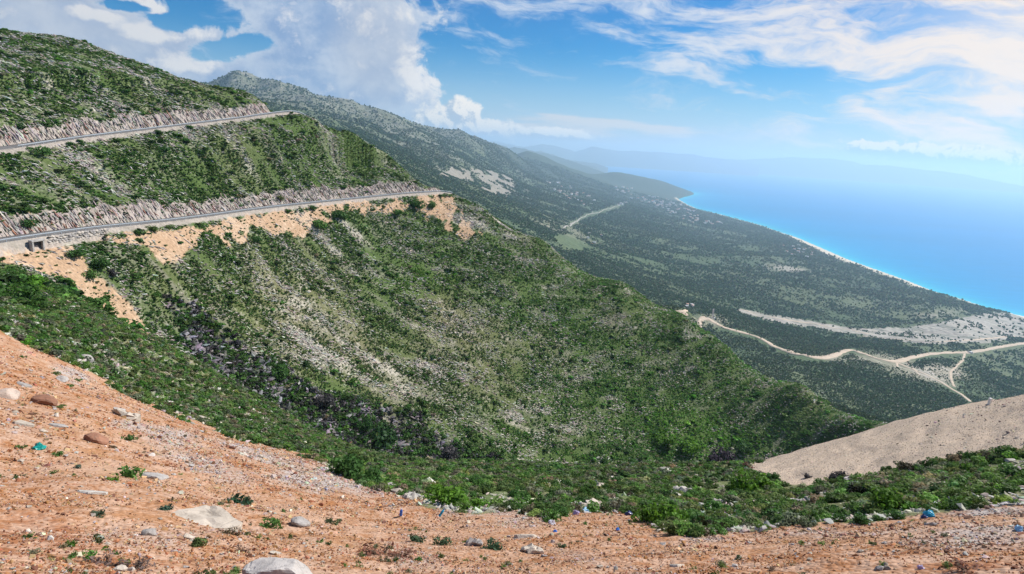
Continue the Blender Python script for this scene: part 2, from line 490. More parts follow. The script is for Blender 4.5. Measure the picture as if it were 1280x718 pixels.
# ------------------------------------------------------------------ sky
world = bpy.data.worlds.new('World'); SC.world = world; world.use_nodes = True
def build_sky():
    N = NT(world.node_tree)
    sky = N.n('ShaderNodeTexSky', sky_type='NISHITA')
    sky.sun_disc = False
    sky.sun_elevation = SUN_EL; sky.sun_rotation = SUN_AZ
    sky.altitude = 900; sky.air_density = 1.0; sky.dust_density = 0.6; sky.ozone_density = 2.5
    d = N.n('ShaderNodeTexCoord').outputs['Generated']
    x, y, z = N.sep(N.v('NORMALIZE', d))
    az = N.m('ARCTAN2', x, y); el = N.m('ARCSINE', z)
    hs = N.n('ShaderNodeHueSaturation'); N.put(hs.inputs['Color'], sky.outputs[0])
    hs.inputs['Saturation'].default_value = 1.35
    base = N.mix(1.0, hs.outputs[0], (0.05, 0.54, 0.76), 'MULTIPLY')
    base = N.mix(N.ss(el, 0.16, -0.03), base, (4.3, 4.9, 6.0))
    P = N.comb(az, el)
    def AE(px, py):
        a, e = azel(px, py); return float(a), math.atan(float(e))
    def blob(px, py, rx, ry, rot=0.0, p=P):
        a, e = AE(px, py)
        q = N.v('SUBTRACT', p, (a, e, 0))
        if rot:
            r_ = N.n('ShaderNodeVectorRotate', rotation_type='Z_AXIS'); N.put(r_.inputs[0], q); r_.inputs['Angle'].default_value = -rot; q = r_.outputs[0]
        q = N.v('MULTIPLY', q, (F_PX / rx, F_PX / ry, 0))
        return N.m('SUBTRACT', 1.0, N.v('LENGTH', q, out=1))
    def union(bl):
        o = bl[0]
        for b in bl[1:]:
            o = N.m('SMOOTH_MAX', o, b, 0.25)
        return o
    # ---- big bank over the mountain
    def bank(p):
        u = union([blob(395, 10, 150, 85, p=p), blob(430, 100, 105, 60, p=p), blob(492, 108, 62, 38, 0.1, p=p), blob(330, 95, 130, 45, p=p), blob(60, 20, 240, 105, p=p), blob(200, 75, 170, 45, p=p),
                   blob(-350, 40, 400, 230, p=p), blob(60, -190, 400, 140, p=p)])
        hole = union([blob(232, 4, 66, 24, -0.3, p=p), blob(288, 60, 62, 15, 0.25, p=p), blob(205, 26, 34, 14, p=p), blob(160, 8, 40, 8, p=p)])
        u = N.m('SUBTRACT', N.m('MINIMUM', u, 0.50), N.m('MULTIPLY', N.m('MAXIMUM', N.m('ADD', hole, 0.10), 0.0), 0.80))
        big = N.noise(N.v('MULTIPLY', p, (1, 1.25, 1)), 9.0, 3, 0.5)
        n1 = N.noise(N.v('MULTIPLY', p, (1, 1.15, 1)), 24.0, 10, 0.64, 0.3)
        f = N.m('ADD', u, N.m('MULTIPLY', N.m('SUBTRACT', n1, 0.5), 1.25))
        return N.m('ADD', f, N.m('MULTIPLY', N.m('SUBTRACT', big, 0.5), 0.55))
    f0 = bank(P)
    f1 = bank(N.v('ADD', P, (0.030, 0.016, 0)))
    a_bank = N.ss(f0, 0.04, 0.26)
    lit = N.ss(N.m('SUBTRACT', f0, f1), 0.06, 0.50)
    thick = N.ss(N.m('ADD', f0, N.m('MULTIPLY', N.m('SUBTRACT', N.noise(P, 14.0, 4, 0.55), 0.5), 1.3)), 0.10, 0.72)
    puff = N.noise(P, 60.0, 6, 0.6)
    lit = N.m('ADD', lit, N.m('MULTIPLY', N.m('SUBTRACT', puff, 0.5), 0.45), clamp=True)
    shade = N.mix(thick, (0.60, 0.70, 0.86), (0.27, 0.42, 0.70))
    c_bank = N.mix(lit, shade, (1.05, 1.02, 1.0))
    # the left end of the bank is thinner, with warm light coming through
    veil = union([blob(70, 30, 190, 80), blob(470, 60, 60, 90)])
    c_bank = N.mix(N.m('MULTIPLY', N.ss(veil, -0.1, 0.7), 0.45), c_bank, (0.66, 0.68, 0.74))
    # ---- fair-weather heaps on the horizon
    def heap(p):
        u = union([blob(540, 152, 55, 26, p=p), blob(577, 142, 26, 20, p=p), blob(605, 164, 60, 16, p=p), blob(515, 140, 40, 26, p=p), blob(690, 168, 60, 9, p=p)])
        n1 = N.noise(p, 62.0, 6, 0.6, 0.3)
        return N.m('ADD', N.m('ADD', u, 0.10), N.m('MULTIPLY', N.m('SUBTRACT', n1, 0.5), 1.3))
    h0 = heap(P); h1 = heap(N.v('ADD', P, (0.006, 0.005, 0)))
    a_heap = N.ss(h0, 0.05, 0.35)
    c_heap = N.mix(N.ss(N.m('SUBTRACT', h0, h1), -0.12, 0.2), (0.50, 0.60, 0.74), (1.25, 1.15, 1.02))
    # ---- the long low cloud over the sea
    ps = N.v('SUBTRACT', P, (*AE(1165, 192), 0))
    def strip(p):
        u = union([blob(1100, 187, 40, 9, -0.07, p=p), blob(1165, 193, 70, 12, -0.06, p=p), blob(1230, 199, 38, 12, -0.03, p=p)])
        n1 = N.noise(p, 62.0, 7, 0.65, 0.4)
        return N.m('ADD', u, N.m('MULTIPLY', N.m('SUBTRACT', n1, 0.5), 2.0))
    s0 = strip(P); s1 = strip(N.v('ADD', P, (0.003, 0.006, 0)))
    a_strip = N.ss(s0, -0.05, 0.22)
    c_strip = N.mix(N.ss(N.m('SUBTRACT', s0, s1), -0.05, 0.35), (0.34, 0.54, 0.72), (1.15, 1.02, 0.90))
    # ---- combed ice cloud towards the sun
    warp = N.noise(N.v('MULTIPLY', P, (3, 7, 1)), 1.6, 4, 0.5)
    pc = N.comb(N.m('ADD', az, N.m('MULTIPLY', warp, 0.10)), N.m('ADD', el, N.m('ADD', N.m('MULTIPLY', N.m('SUBTRACT', warp, 0.5), 0.10), N.m('MULTIPLY', az, 0.07))))
    nc1 = N.noise(N.v('MULTIPLY', pc, (4.5, 21, 1)), 1.15, 9, 0.58, 0.25)
    nc2 = N.noise(N.v('MULTIPLY', pc, (17, 62, 1)), 1.5, 8, 0.68)
    cov = union([blob(1090, 20, 330, 75, -0.05), blob(790, -12, 330, 38), blob(1240, 70, 190, 130), blob(1010, 55, 200, 38, -0.03), blob(1090, 118, 75, 32, -0.25), blob(1200, 150, 120, 40, -0.1), blob(1700, 60, 420, 240), blob(1100, -260, 900, 260)])
    ci = N.m('ADD', N.m('ADD', N.m('MINIMUM', cov, 0.45), N.m('MULTIPLY', N.m('SUBTRACT', nc1, 0.5), 3.2)), N.m('MULTIPLY', N.m('SUBTRACT', nc2, 0.5), 0.95))
    a_ci = N.m('MULTIPLY', N.ss(ci, 0.0, 0.85), 0.94)
    warm = N.ss(az, 0.10, 0.62)
    c_ci = N.mix(warm, (0.80, 0.86, 0.96), (1.12, 0.96, 0.84))
    # ---- flat streaks above the far coast
    stk = union([blob(745, 154, 120, 8, -0.03), blob(690, 163, 110, 12), blob(820, 163, 60, 8)])
    nst = N.noise(N.v('MULTIPLY', P, (9, 70, 1)), 1.6, 6, 0.55)
    a_st = N.m('MULTIPLY', N.ss(N.m('ADD', stk, N.m('MULTIPLY', N.m('SUBTRACT', nst, 0.5), 2.2)), -0.1, 0.7), 0.85)
    glow = N.m('MAXIMUM', blob(1310, 40, 230, 150), 0.0)
    a_glow = N.m('MULTIPLY', N.m('MULTIPLY', glow, glow), 0.75)
    # general high cloud elsewhere in the sky
    gen = N.noise(N.v('MULTIPLY', N.v('NORMALIZE', d), (2.0, 2.0, 5.0)), 1.5, 7, 0.55)
    a_gen = N.m('MULTIPLY', N.m('MULTIPLY', N.ss(gen, 0.48, 0.72), N.ss(el, 0.30, 0.55)), 0.8)
    col = (0.72, 0.75, 0.80)
    bg0 = N.n('ShaderNodeBackground'); N.put(bg0.inputs[0], base); bg0.inputs[1].default_value = 0.10
    sh = bg0.outputs[0]
    for a, c in ((a_gen, col), (a_ci, c_ci), (a_glow, (1.12, 0.98, 0.86)), (a_st, (0.88, 0.84, 0.82)), (a_strip, c_strip), (a_heap, c_heap), (a_bank, c_bank)):
        b = N.n('ShaderNodeBackground'); N.put(b.inputs[0], c); b.inputs[1].default_value = 0.66
        mx = N.n('ShaderNodeMixShader'); N.put(mx.inputs[0], a); N.put(mx.inputs[1], sh); N.put(mx.inputs[2], b.outputs[0]); sh = mx.outputs[0]
    o = N.n('ShaderNodeOutputWorld'); N.put(o.inputs[0], sh)
build_sky()
world.cycles.sampling_method = 'MANUAL'
world.cycles.sample_map_resolution = 512

# ------------------------------------------------------------------ object helpers
def tag(o, label=None, cat=None, group=None, kind=None):
    for k, v in (('label', label), ('category', cat), ('group', group), ('kind', kind)):
        if v: o[k] = v
    return o
def link(name, me, parent=None, loc=None):
    o = bpy.data.objects.new(name, me); COL.objects.link(o)
    if parent is not None: o.parent = parent
    if loc is not None: o.location = loc
    return o
def mesh_from(name, V, Fq, mats=(), smooth=False, mat_index=None):
    V = np.asarray(V, np.float32)
    me = bpy.data.meshes.new(name)
    if isinstance(Fq, np.ndarray):
        k = Fq.shape[1]
        me.vertices.add(len(V)); me.vertices.foreach_set('co', V.ravel())
        me.loops.add(Fq.size); me.loops.foreach_set('vertex_index', Fq.ravel().astype(np.int32))
        me.polygons.add(len(Fq)); me.polygons.foreach_set('loop_start', np.arange(0, Fq.size, k, dtype=np.int32))
        me.update(calc_edges=True)
    else:
        me.from_pydata(V.tolist(), [], Fq)
    for m in mats: me.materials.append(m)
    if smooth: me.polygons.foreach_set('use_smooth', np.ones(len(me.polygons), bool))
    if mat_index is not None: me.polygons.foreach_set('material_index', np.asarray(mat_index, np.int32))
    me.update()
    return me
def set_col(me, name, arr):
    a = me.attributes.new(name, 'FLOAT_COLOR', 'POINT')
    if arr.shape[1] == 3: arr = np.hstack([arr, np.ones((len(arr), 1))])
    a.data.foreach_set('color', arr.astype(np.float32).ravel())
def grid_mesh(G, name, mat):
    i = np.arange(G.nr * G.nc, dtype=np.int32).reshape(G.nr, G.nc)
    f = np.stack([i[:-1, :-1], i[:-1, 1:], i[1:, 1:], i[1:, :-1]], -1).reshape(-1, 4)
    # land that no nearby viewpoint could see behind the frame edges is not needed
    return mesh_from(name, G.P.reshape(-1, 3), f, [mat], True)

# ------------------------------------------------------------------ land cover
C = lambda *v: np.array(v, float)
SOIL = C(0.29, 0.125, 0.050); SOIL2 = C(0.33, 0.172, 0.085); REDSOIL = C(0.24, 0.085, 0.045); GREYST = C(0.36, 0.30, 0.26); BEIGE = C(0.42, 0.335, 0.26)
LIME = C(0.40, 0.365, 0.295); GREENG = C(0.076, 0.116, 0.034); OLIVE = C(0.150, 0.145, 0.072); PINKROCK = C(0.26, 0.215, 0.185)
DARKROCK = C(0.16, 0.13, 0.15)
def lerp(a, b, t):
    return a * (1 - t[..., None]) + b * t[..., None]
def soft(G, poly, wob=6.0, sc=1.0, seed=0):
    """polygon given in photo pixels, its edge roughened"""
    jx = fbm(G.X / sc, G.Y / sc, 300 + seed, 4) * wob; jy = fbm(G.X / sc, G.Y / sc, 400 + seed, 4) * wob
    return inpoly(G.px + jx, G.py + jy, poly).astype(float)
def oval(G, x, y, rx, ry, rot=0.0):
    dx = G.px - x; dy = G.py - y
    c, s = math.cos(rot), math.sin(rot)
    u = (dx * c + dy * s) / rx; v = (-dx * s + dy * c) / ry
    return np.clip(1.3 - np.hypot(u, v), 0, 1)

BANK_EDGE = [(-400, 300), (-120, 365), (0, 412), (40, 432), (100, 463), (200, 511), (300, 549), (375, 566), (405, 575), (402, 590), (430, 600), (480, 614), (540, 632), (600, 642), (640, 634), (690, 650), (735, 640), (795, 645), (815, 655),
             (860, 671), (925, 668), (1000, 661), (1090, 655), (1180, 640), (1280, 632), (1500, 620), (2200, 620), (2200, 3000), (-900, 3000)]
MOUND = [(925, 588), (945, 580), (1000, 540), (1280, 470), (1600, 380), (2100, 300), (2100, 560), (1500, 545), (1280, 562), (1215, 572), (1160, 578), (1105, 590), (1060, 600), (1015, 606), (975, 603)]
n_soil = soft(near, BANK_EDGE, 9, 2.5, 1)
n_mound = soft(near, MOUND, 5, 2.5, 2) * (near.R > 30)
X, Y = near.X, near.Y
g_streak = fbm(X / 2.2, Y / 6.0, 71, 4)
grey = np.clip(np.maximum.reduce([
    oval(near, 240, 572, 110, 26, 0.42), oval(near, 380, 598, 130, 24, 0.28), oval(near, 560, 622, 120, 20, 0.22), oval(near, 650, 655, 70, 16), oval(near, 1190, 682, 140, 24, 0.04), oval(near, 1000, 668, 110, 10),
    oval(near, 1260, 650, 90, 16), oval(near, 90, 470, 30, 18, 0.5), oval(near, 870, 676, 40, 10), oval(near, 110, 447, 120, 12, 0.46)]) * 0.9 + g_streak * 0.9 - 0.34, 0, 1)
red = np.clip(oval(near, 40, 680, 140, 70) + oval(near, 1230, 712, 120, 18) + oval(near, 300, 560, 130, 10, 0.35) * .8 + oval(near, 560, 700, 300, 26) * .5 + fbm(X / 1.5, Y / 1.5, 75, 4) * 0.6 - 0.55, 0, 1)
pale = np.clip(fbm(X / 4, Y / 4, 77, 5) * 0.9 + 0.25, 0, 1)
dust = np.clip(fbm(X / 6 + 9, Y / 3.5, 78, 5) * 1.5 - .05, 0, 1); dark = np.clip(fbm(X / 2.8, Y / 1.7, 76, 5) * 1.7 - .35, 0, 1)
red = np.clip(red + dark * .7, 0, 1)
ca_n = lerp(lerp(lerp(np.broadcast_to(SOIL, X.shape + (3,)), SOIL2, pale), REDSOIL, red * .75), GREYST, grey * 0.85)
ca_n = lerp(ca_n, C(0.42, 0.27, 0.175), dust * .7)
cb_n = lerp(np.broadcast_to(C(0.43, 0.25, 0.15), X.shape + (3,)), C(0.38, 0.35, 0.33), np.clip(grey + 0.2, 0, 1))
veg_n = np.clip(1 - n_soil - n_mound, 0, 1)
ca_n = lerp(ca_n, lerp(np.broadcast_to(GREENG * 1.1, X.shape + (3,)), C(0.20, 0.17, 0.10), np.clip(fbm(X / 3, Y / 3, 79, 4) + 0.3, 0, 1)), veg_n)
cb_n = lerp(cb_n, LIME, veg_n)
ca_n = lerp(ca_n, BEIGE, n_mound); cb_n = lerp(cb_n, C(0.46, 0.36, 0.265), n_mound)
bias_n = np.where(veg_n > 0.5, 0.40, 0.50)

X, Y = hill.X, hill.Y
SLIDE = [(55, 303), (100, 306), (112, 330), (135, 352), (158, 378), (180, 408), (200, 440), (178, 428), (150, 402), (118, 380), (88, 352), (62, 340), (35, 322)]
FILL = [(60, 300), (110, 298), (160, 291), (250, 282), (330, 267), (400, 258), (520, 246), (552, 241), (575, 262), (598, 300), (575, 300), (548, 272), (500, 260), (452, 272), (430, 262), (392, 290), (360, 300), (318, 285), (300, 305), (258, 288), (232, 318), (205, 330), (180, 308), (140, 303)]
LEFTBARE = [(-300, 320), (0, 306), (60, 318), (70, 345), (28, 336), (0, 332), (-300, 345)]
h_or = np.clip(soft(hill, SLIDE, 9, 6, 5) + soft(hill, FILL, 11, 5, 6) * (fbm(X / 5, Y / 8, 83, 4) > -0.34) + soft(hill, LEFTBARE, 9, 5, 7), 0, 1)
lows, lowcut, lowfill = CUT['low']; ups, upcut, upfill = CUT['up']
h_cut = np.clip((lowcut | upcut).astype(float), 0, 1)
strat = np.array([0.82, 0.57])
sx = X * 0.86 + Y * 0.5; sy = -X * 0.5 + Y * 0.86
h_rock = np.clip(fbm(sx / 26, sy / 7, 91, 5) * 1.5 - 0.42 + 0.5 * oval(hill, 625, 530, 75, 60) + 0.45 * oval(hill, 520, 470, 70, 40, 0.6) + 0.35 * oval(hill, 655, 300, 120, 22, 0.52) + 0.5 * oval(hill, 585, 290, 60, 22, 0.9) + 0.3 * oval(hill, 300, 300, 160, 30) + .25 * oval(hill, 360, 420, 130, 60), 0, 1)
GULLY = [(195, 372), (260, 392), (330, 440), (400, 480), (480, 510), (560, 545), (640, 585), (640, 640), (440, 640), (380, 560), (300, 500), (235, 440)]
h_gul = soft(hill, GULLY, 16, 14, 9)
h_dry = np.clip(oval(hill, 400, 410, 190, 90, 0.4) * .9 + oval(hill, 610, 440, 120, 90, 0.7) * .7 + fbm(X / 30, Y / 30, 95, 4) * 0.7 - 0.05, 0, 1)
h_bright = np.clip(oval(hill, 860, 540, 120, 40, 0.35) + oval(hill, 545, 352, 60, 26) + oval(hill, 700, 420, 60, 40) * .6 + oval(hill, 40, 375, 60, 26, 0.3) + oval(hill, 120, 130, 160, 40, 0.2) * .3 + fbm(X / 22, Y / 22, 97, 3) * 0.6 - 0.3, 0, 1)
ca_h = lerp(lerp(np.broadcast_to(GREENG, X.shape + (3,)), OLIVE, h_dry), C(0.08, 0.14, 0.03), h_bright * .6)
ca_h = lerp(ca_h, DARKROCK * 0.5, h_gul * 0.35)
ca_h = lerp(ca_h, LIME * 0.8, h_rock * 0.55)
ca_h = lerp(ca_h, C(0.40, 0.265, 0.165), h_or)
strata = vnoise((sx + hill.Z * 0.9) / 1.3, (sy) / 9, 101)
ca_h = lerp(ca_h, lerp(np.broadcast_to(PINKROCK, X.shape + (3,)), C(0.20, 0.17, 0.16), np.clip(strata * 1.5 - 0.4, 0, 1)), h_cut)
ca_h = lerp(ca_h, C(0.36, 0.31, 0.27), np.clip(((np.abs(lows) < 5.0) | (np.abs(ups) < 4.6)).astype(float), 0, 1) * .9)
ca_h = lerp(ca_h, LIME * .55, np.clip(fbm(sx / 12, sy / 2.6, 105, 4) * 1.2 - .1, 0, .6) * (1 - h_cut) * (1 - h_or) * (1 - h_bright))
cb_h = lerp(lerp(np.broadcast_to(LIME * .95, X.shape + (3,)), C(0.46, 0.335, 0.23), h_or), C(0.36, 0.31, 0.27), h_cut)
bias_h = np.clip(0.33 + 0.30 * h_rock + 0.12 * h_dry - 0.15 * h_bright + 0.15 * h_cut + 0.1 * h_or, 0, 1)

X, Y = far.X, far.Y
RIVER = [(915, 384), (950, 391), (1000, 400), (1050, 408), (1100, 411), (1150, 407), (1190, 400), (1230, 392), (1262, 391), (1300, 398), (1600, 470), (1600, 520), (1285, 420), (1240, 427), (1180, 430), (1120, 426), (1060, 418), (1010, 409), (960, 400), (930, 392)]
SCREE = [(520, 203), (548, 208), (580, 214), (602, 212), (650, 228), (660, 236), (632, 236), (640, 250), (612, 242), (585, 228), (550, 220)]
FIELD = [(690, 296), (712, 292), (735, 306), (728, 314), (705, 312)]
f_riv = soft(far, RIVER, 3.0, 90, 11)
f_scr = soft(far, SCREE, 7, 120, 12) * (fbm(X / 60, Y / 160, 111, 4) > -0.15)
f_fld = soft(far, FIELD, 3, 60, 13)
f_bare = np.clip(oval(far, 985, 337, 45, 8, 0.1) + oval(far, 1165, 393, 50, 8, -0.1) * .7 + oval(far, 1130, 462, 90, 16, 0.2) * .9 + oval(far, 1185, 463, 30, 14) * .9 + oval(far, 885, 402, 30, 12) * 1.0 + oval(far, 1060, 447, 60, 8) * .6 + oval(far, 700, 285, 60, 16, 0.4) * .5 + fbm(X / 170, Y / 170, 113, 5) * 0.7 - 0.35, 0, 1)
alt = (far.Z - SEA)
f_mtn = sstep(650, 1150, alt + fbm(X / 500, Y / 500, 115, 4) * 260) * sstep(3500, 5500, far.R)
f_beach = sstep(75, 25, (polydist(X, Y, coast_xy[:-3]) + fbm(X / 120, Y / 120, 117, 3) * 25) / (1.35 + 3.0 * sstep(975, 1000, far.px) * (1 - .6 * sstep(1040, 1150, far.px)) * (1 - sstep(1150, 1180, far.px)))) * (far.cd > -60)
ca_f = lerp(np.broadcast_to(C(0.066, 0.098, 0.044), X.shape + (3,)), C(0.100, 0.122, 0.060), np.clip(fbm(X / 420, Y / 420, 119, 5) * 1.4 + 0.35, 0, 1))
ca_f = lerp(ca_f, C(0.15, 0.15, 0.115), f_mtn * 0.6)
ca_f = lerp(ca_f, C(0.030, 0.050, 0.032), sstep(7500, 9500, far.R) * .85)  # distant forest colour, darkened for the shade among its trees
ca_f = lerp(ca_f, C(0.33, 0.29, 0.22), f_bare * .8)
ca_f = lerp(ca_f, C(0.29, 0.25, 0.205), f_scr * .8)
rib = np.clip(ridged((X * .8 - Y * .6) / 260, (X * .6 + Y * .8) / 700, 123, 4) * 2.4 - 1.5, 0, 1) * sstep(3200, 5200, far.R) * sstep(250, 600, alt)
ca_f = lerp(ca_f, C(0.24, 0.225, 0.20), rib * .75 * (1 - sstep(9000, 11000, far.R)))
ca_f = lerp(ca_f, C(0.13, 0.165, 0.08), f_fld * .35 * (fbm(X / 50, Y / 90, 118, 2) > -.2))
ca_f = lerp(ca_f, lerp(np.broadcast_to(C(0.30, 0.265, 0.23), X.shape + (3,)), C(0.16, 0.17, 0.13), np.clip(fbm(X / 60, Y / 60, 121, 4) * 1.8 + .35, 0, 1)), f_riv * .92)
ca_f = lerp(ca_f, C(0.58, 0.49, 0.37), f_beach)
cb_f = lerp(np.broadcast_to(C(0.13, 0.14, 0.085), X.shape + (3,)), C(0.36, 0.33, 0.28), np.clip(f_mtn * .55 + f_bare + f_riv + f_scr, 0, 1))
cb_f = lerp(cb_f, C(0.06, 0.075, 0.045), sstep(7500, 9500, far.R) * .85 * (1 - f_scr))  # second colour carries the same painted forest shade
cb_f = lerp(cb_f, C(0.66, 0.58, 0.46), f_beach)
bias_f = np.clip(0.36 + 0.08 * f_mtn + .12 * f_bare + .15 * f_riv, 0, 1)
VEG_F = np.clip(1 - f_riv * np.where(fbm(X / 55, Y / 55, 127, 4) > .12, .55, 1.0) - f_scr - f_fld - f_beach - f_bare * .8 - f_mtn * 0.75, 0, 1)

def land_mat(name, s1, s2, s3, bumps, contrast=0.10):
    m, N = material(name)
    a = N.attr('ca'); b = N.attr('cb')
    p = N.pos()
    n1 = N.noise(p, s1, 7, 0.62); n2 = N.noise(N.v('ADD', p, (31, 7, 3)), s2, 5, 0.6); n3 = N.voro(p, s3)
    thr = N.m('SUBTRACT', 1.0, a.outputs['Alpha'])
    f = N.ss(N.m('ADD', N.m('MULTIPLY', n1, 0.65), N.m('MULTIPLY', n2, 0.35)), N.m('SUBTRACT', thr, contrast), N.m('ADD', thr, contrast))
    col = N.mix(f, a.outputs['Color'], b.outputs['Color'])
    v = N.m('ADD', 0.62, N.m('MULTIPLY', N.m('ADD', n2, N.m('MULTIPLY', n3, 0.25)), 0.70))
    col = N.mix(1.0, col, N.comb(v, v, v), 'MULTIPLY')
    h = N.m('ADD', N.m('MULTIPLY', n1, 0.6), N.m('MULTIPLY', n3, -0.5))
    N.surf(col, 0.93, 0.12, N.bump(h, bumps[0], bumps[1]))
    return m
m_near = land_mat('gravelly_soil', 1.3, 7.0, 9.0, (0.8, 0.10))
m_hill = land_mat('scrub_soil', 0.20, 0.9, 1.1, (0.7, 0.8))
m_far = land_mat('wooded_land', 0.010, 0.045, 0.05, (0.75, 16.0))
ground = None
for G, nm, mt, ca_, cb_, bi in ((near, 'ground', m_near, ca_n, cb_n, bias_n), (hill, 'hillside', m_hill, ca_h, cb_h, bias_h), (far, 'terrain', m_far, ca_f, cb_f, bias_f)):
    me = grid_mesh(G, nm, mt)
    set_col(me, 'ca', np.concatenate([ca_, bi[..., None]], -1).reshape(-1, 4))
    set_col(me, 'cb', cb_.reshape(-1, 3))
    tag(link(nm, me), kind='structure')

# ------------------------------------------------------------------ sea
def build_sea():
    nr, nc = 150, 300
    az_ = np.linspace(-1.25, 1.25, nc); r_ = np.exp(np.linspace(math.log(2500), math.log(57000), nr))
    A, R_ = np.meshgrid(az_, r_)
    X_, Y_ = R_ * np.sin(A), R_ * np.cos(A)
    i = np.arange(nr * nc, dtype=np.int32).reshape(nr, nc)
    f = np.stack([i[:-1, :-1], i[:-1, 1:], i[1:, 1:], i[1:, :-1]], -1).reshape(-1, 4)
    d = polydist(X_, Y_, COASTLINE)
    m, N = material('sea_water')
    a = N.attr('ca'); p = N.pos()
    q = N.v('MULTIPLY', p, (0.004, 0.012, 1))
    n1 = N.noise(q, 1.0, 5, 0.55); n2 = N.noise(p, 0.03, 4, 0.6)
    big = N.noise(N.v('MULTIPLY', p, (0.00012, 0.0005, 1)), 1.0, 4, 0.5)
    v = N.m('ADD', 0.70, N.m('MULTIPLY', N.m('ADD', N.m('MULTIPLY', n1, .6), N.m('MULTIPLY', big, .7)), 0.45))
    col = N.mix(1.0, a.outputs['Color'], N.comb(v, v, v), 'MULTIPLY')
    bp = N.bump(N.m('ADD', n1, N.m('MULTIPLY', n2, .4)), 0.25, 3.0)
    df = N.n('ShaderNodeBsdfDiffuse'); N.put(df.inputs[0], col); N.put(df.inputs['Normal'], bp)
    gl = N.n('ShaderNodeBsdfGlossy'); gl.inputs['Roughness'].default_value = 0.35; N.put(gl.inputs['Normal'], bp)
    mx = N.n('ShaderNodeMixShader'); mx.inputs[0].default_value = 0.05
    N.put(mx.inputs[1], df.outputs[0]); N.put(mx.inputs[2], gl.outputs[0])
    N.put(N.n('ShaderNodeOutputMaterial').inputs[0], mx.outputs[0])
    me = mesh_from('sea', np.stack([X_, Y_, np.full_like(X_, SEA)], -1).reshape(-1, 3), f, [m], True)
    t = np.exp(-d / 110.0); t2 = np.exp(-d / 900.0)
    col = lerp(lerp(np.broadcast_to(C(0.004, 0.20, 0.46), d.shape + (3,)), C(0.006, 0.31, 0.58), t2), C(0.03, 0.50, 0.62), t)
    set_col(me, 'ca', col.reshape(-1, 3))
    tag(link('sea', me), kind='structure')
build_sea()

# ------------------------------------------------------------------ farther coasts and the island
m_range, _N = material('far_ridges')
_p = _N.pos()
_N.surf(_N.mix(_N.noise(_p, 0.0012, 6, 0.6), (0.04, 0.065, 0.05), (0.10, 0.11, 0.09)), 0.95, 0.1)
def far_range(name, prof, r, depth, seed, rough):
    prof = np.array(prof, float)
    px = np.linspace(prof[0, 0], prof[-1, 0], 220); py = np.interp(px, prof[:, 0], prof[:, 1])
    a, e = azel(px, py)
    zt = np.maximum(e * r, SEA - 40) ; n = 14
    V = []
    for k in range(n + 1):
        u = k / n * 2 - 1
        prof_k = max(0.0, 1 - abs(u)) ** 0.9
        rr = r + u * depth
        xx = rr * np.sin(a); yy = rr * np.cos(a)
        z = SEA - 40 + (zt - SEA + 40) * prof_k
        nz = (ridged(xx / (rough * 9), yy / (rough * 9), seed, 4) - .5) * rough * (prof_k * (1 - prof_k) * 4) + fbm(px / 9.0, np.full_like(px, k), seed + 5, 3) * rough * 0.10
        V.append(np.stack([xx, yy, z + nz * (zt > SEA)], 1))
    V = np.array(V); i = np.arange((n + 1) * 220, dtype=np.int32).reshape(n + 1, 220)
    f = np.stack([i[:-1, :-1], i[:-1, 1:], i[1:, 1:], i[1:, :-1]], -1).reshape(-1, 4)
    return tag(link(name, mesh_from(name, V.reshape(-1, 3), f, [m_range], True)), kind='structure')
far_range('hills', [(520, 172), (600, 176), (625, 178), (655, 184), (680, 180), (700, 184), (718, 190), (730, 187), (740, 183), (755, 186), (775, 189), (800, 189), (830, 191), (870, 194), (900, 199), (930, 203), (950, 206)], 45000, 5000, 201, 500)
far_range('hills', [(560, 186), (630, 189), (650, 187.5), (664, 191), (675, 188), (690, 193), (705, 199), (725, 202), (745, 205), (752, 208), (760, 211)], 30000, 2600, 207, 330)
far_range('hills', [(600, 199), (690, 203), (715, 205), (735, 206.5), (745, 208.5), (750, 212)], 25500, 1200, 211, 180)
far_range('island', [(860, 197), (890, 198.5), (930, 199.5), (960, 198.5), (985, 196.5), (1015, 197.5), (1040, 198.5), (1066, 202), (1078, 206), (1110, 207.5), (1150, 212), (1175, 214), (1200, 217.5), (1240, 225), (1275, 233), (1290, 237)], 51000, 4000, 215, 420)

# ------------------------------------------------------------------ air
def build_haze():
    m = bpy.data.materials.new('haze_air'); m.use_nodes = True
    N = NT(m.node_tree)
    v = N.n('ShaderNodeVolumePrincipled')
    v.inputs['Color'].default_value = (0.56, 0.79, 1.0, 1)
    v.inputs['Density'].default_value = HAZE
    v.inputs['Anisotropy'].default_value = 0.33
    o = N.n('ShaderNodeOutputMaterial'); N.put(o.inputs['Volume'], v.outputs[0])
    top = max(float(far.Z.max()), 60.0, 40) + 30
    bm = bmesh.new()
    bmesh.ops.create_cube(bm, size=1.0)
    for w in bm.verts:
        w.co = Vector((w.co.x * 120000, 26500 + w.co.y * 65000, SEA - 130 if w.co.z < 0 else top))
    me = bpy.data.meshes.new('haze'); bm.to_mesh(me); bm.free(); me.materials.append(m)
    tag(link('haze', me), kind='stuff')
HAZE = 4.7e-5
build_haze()
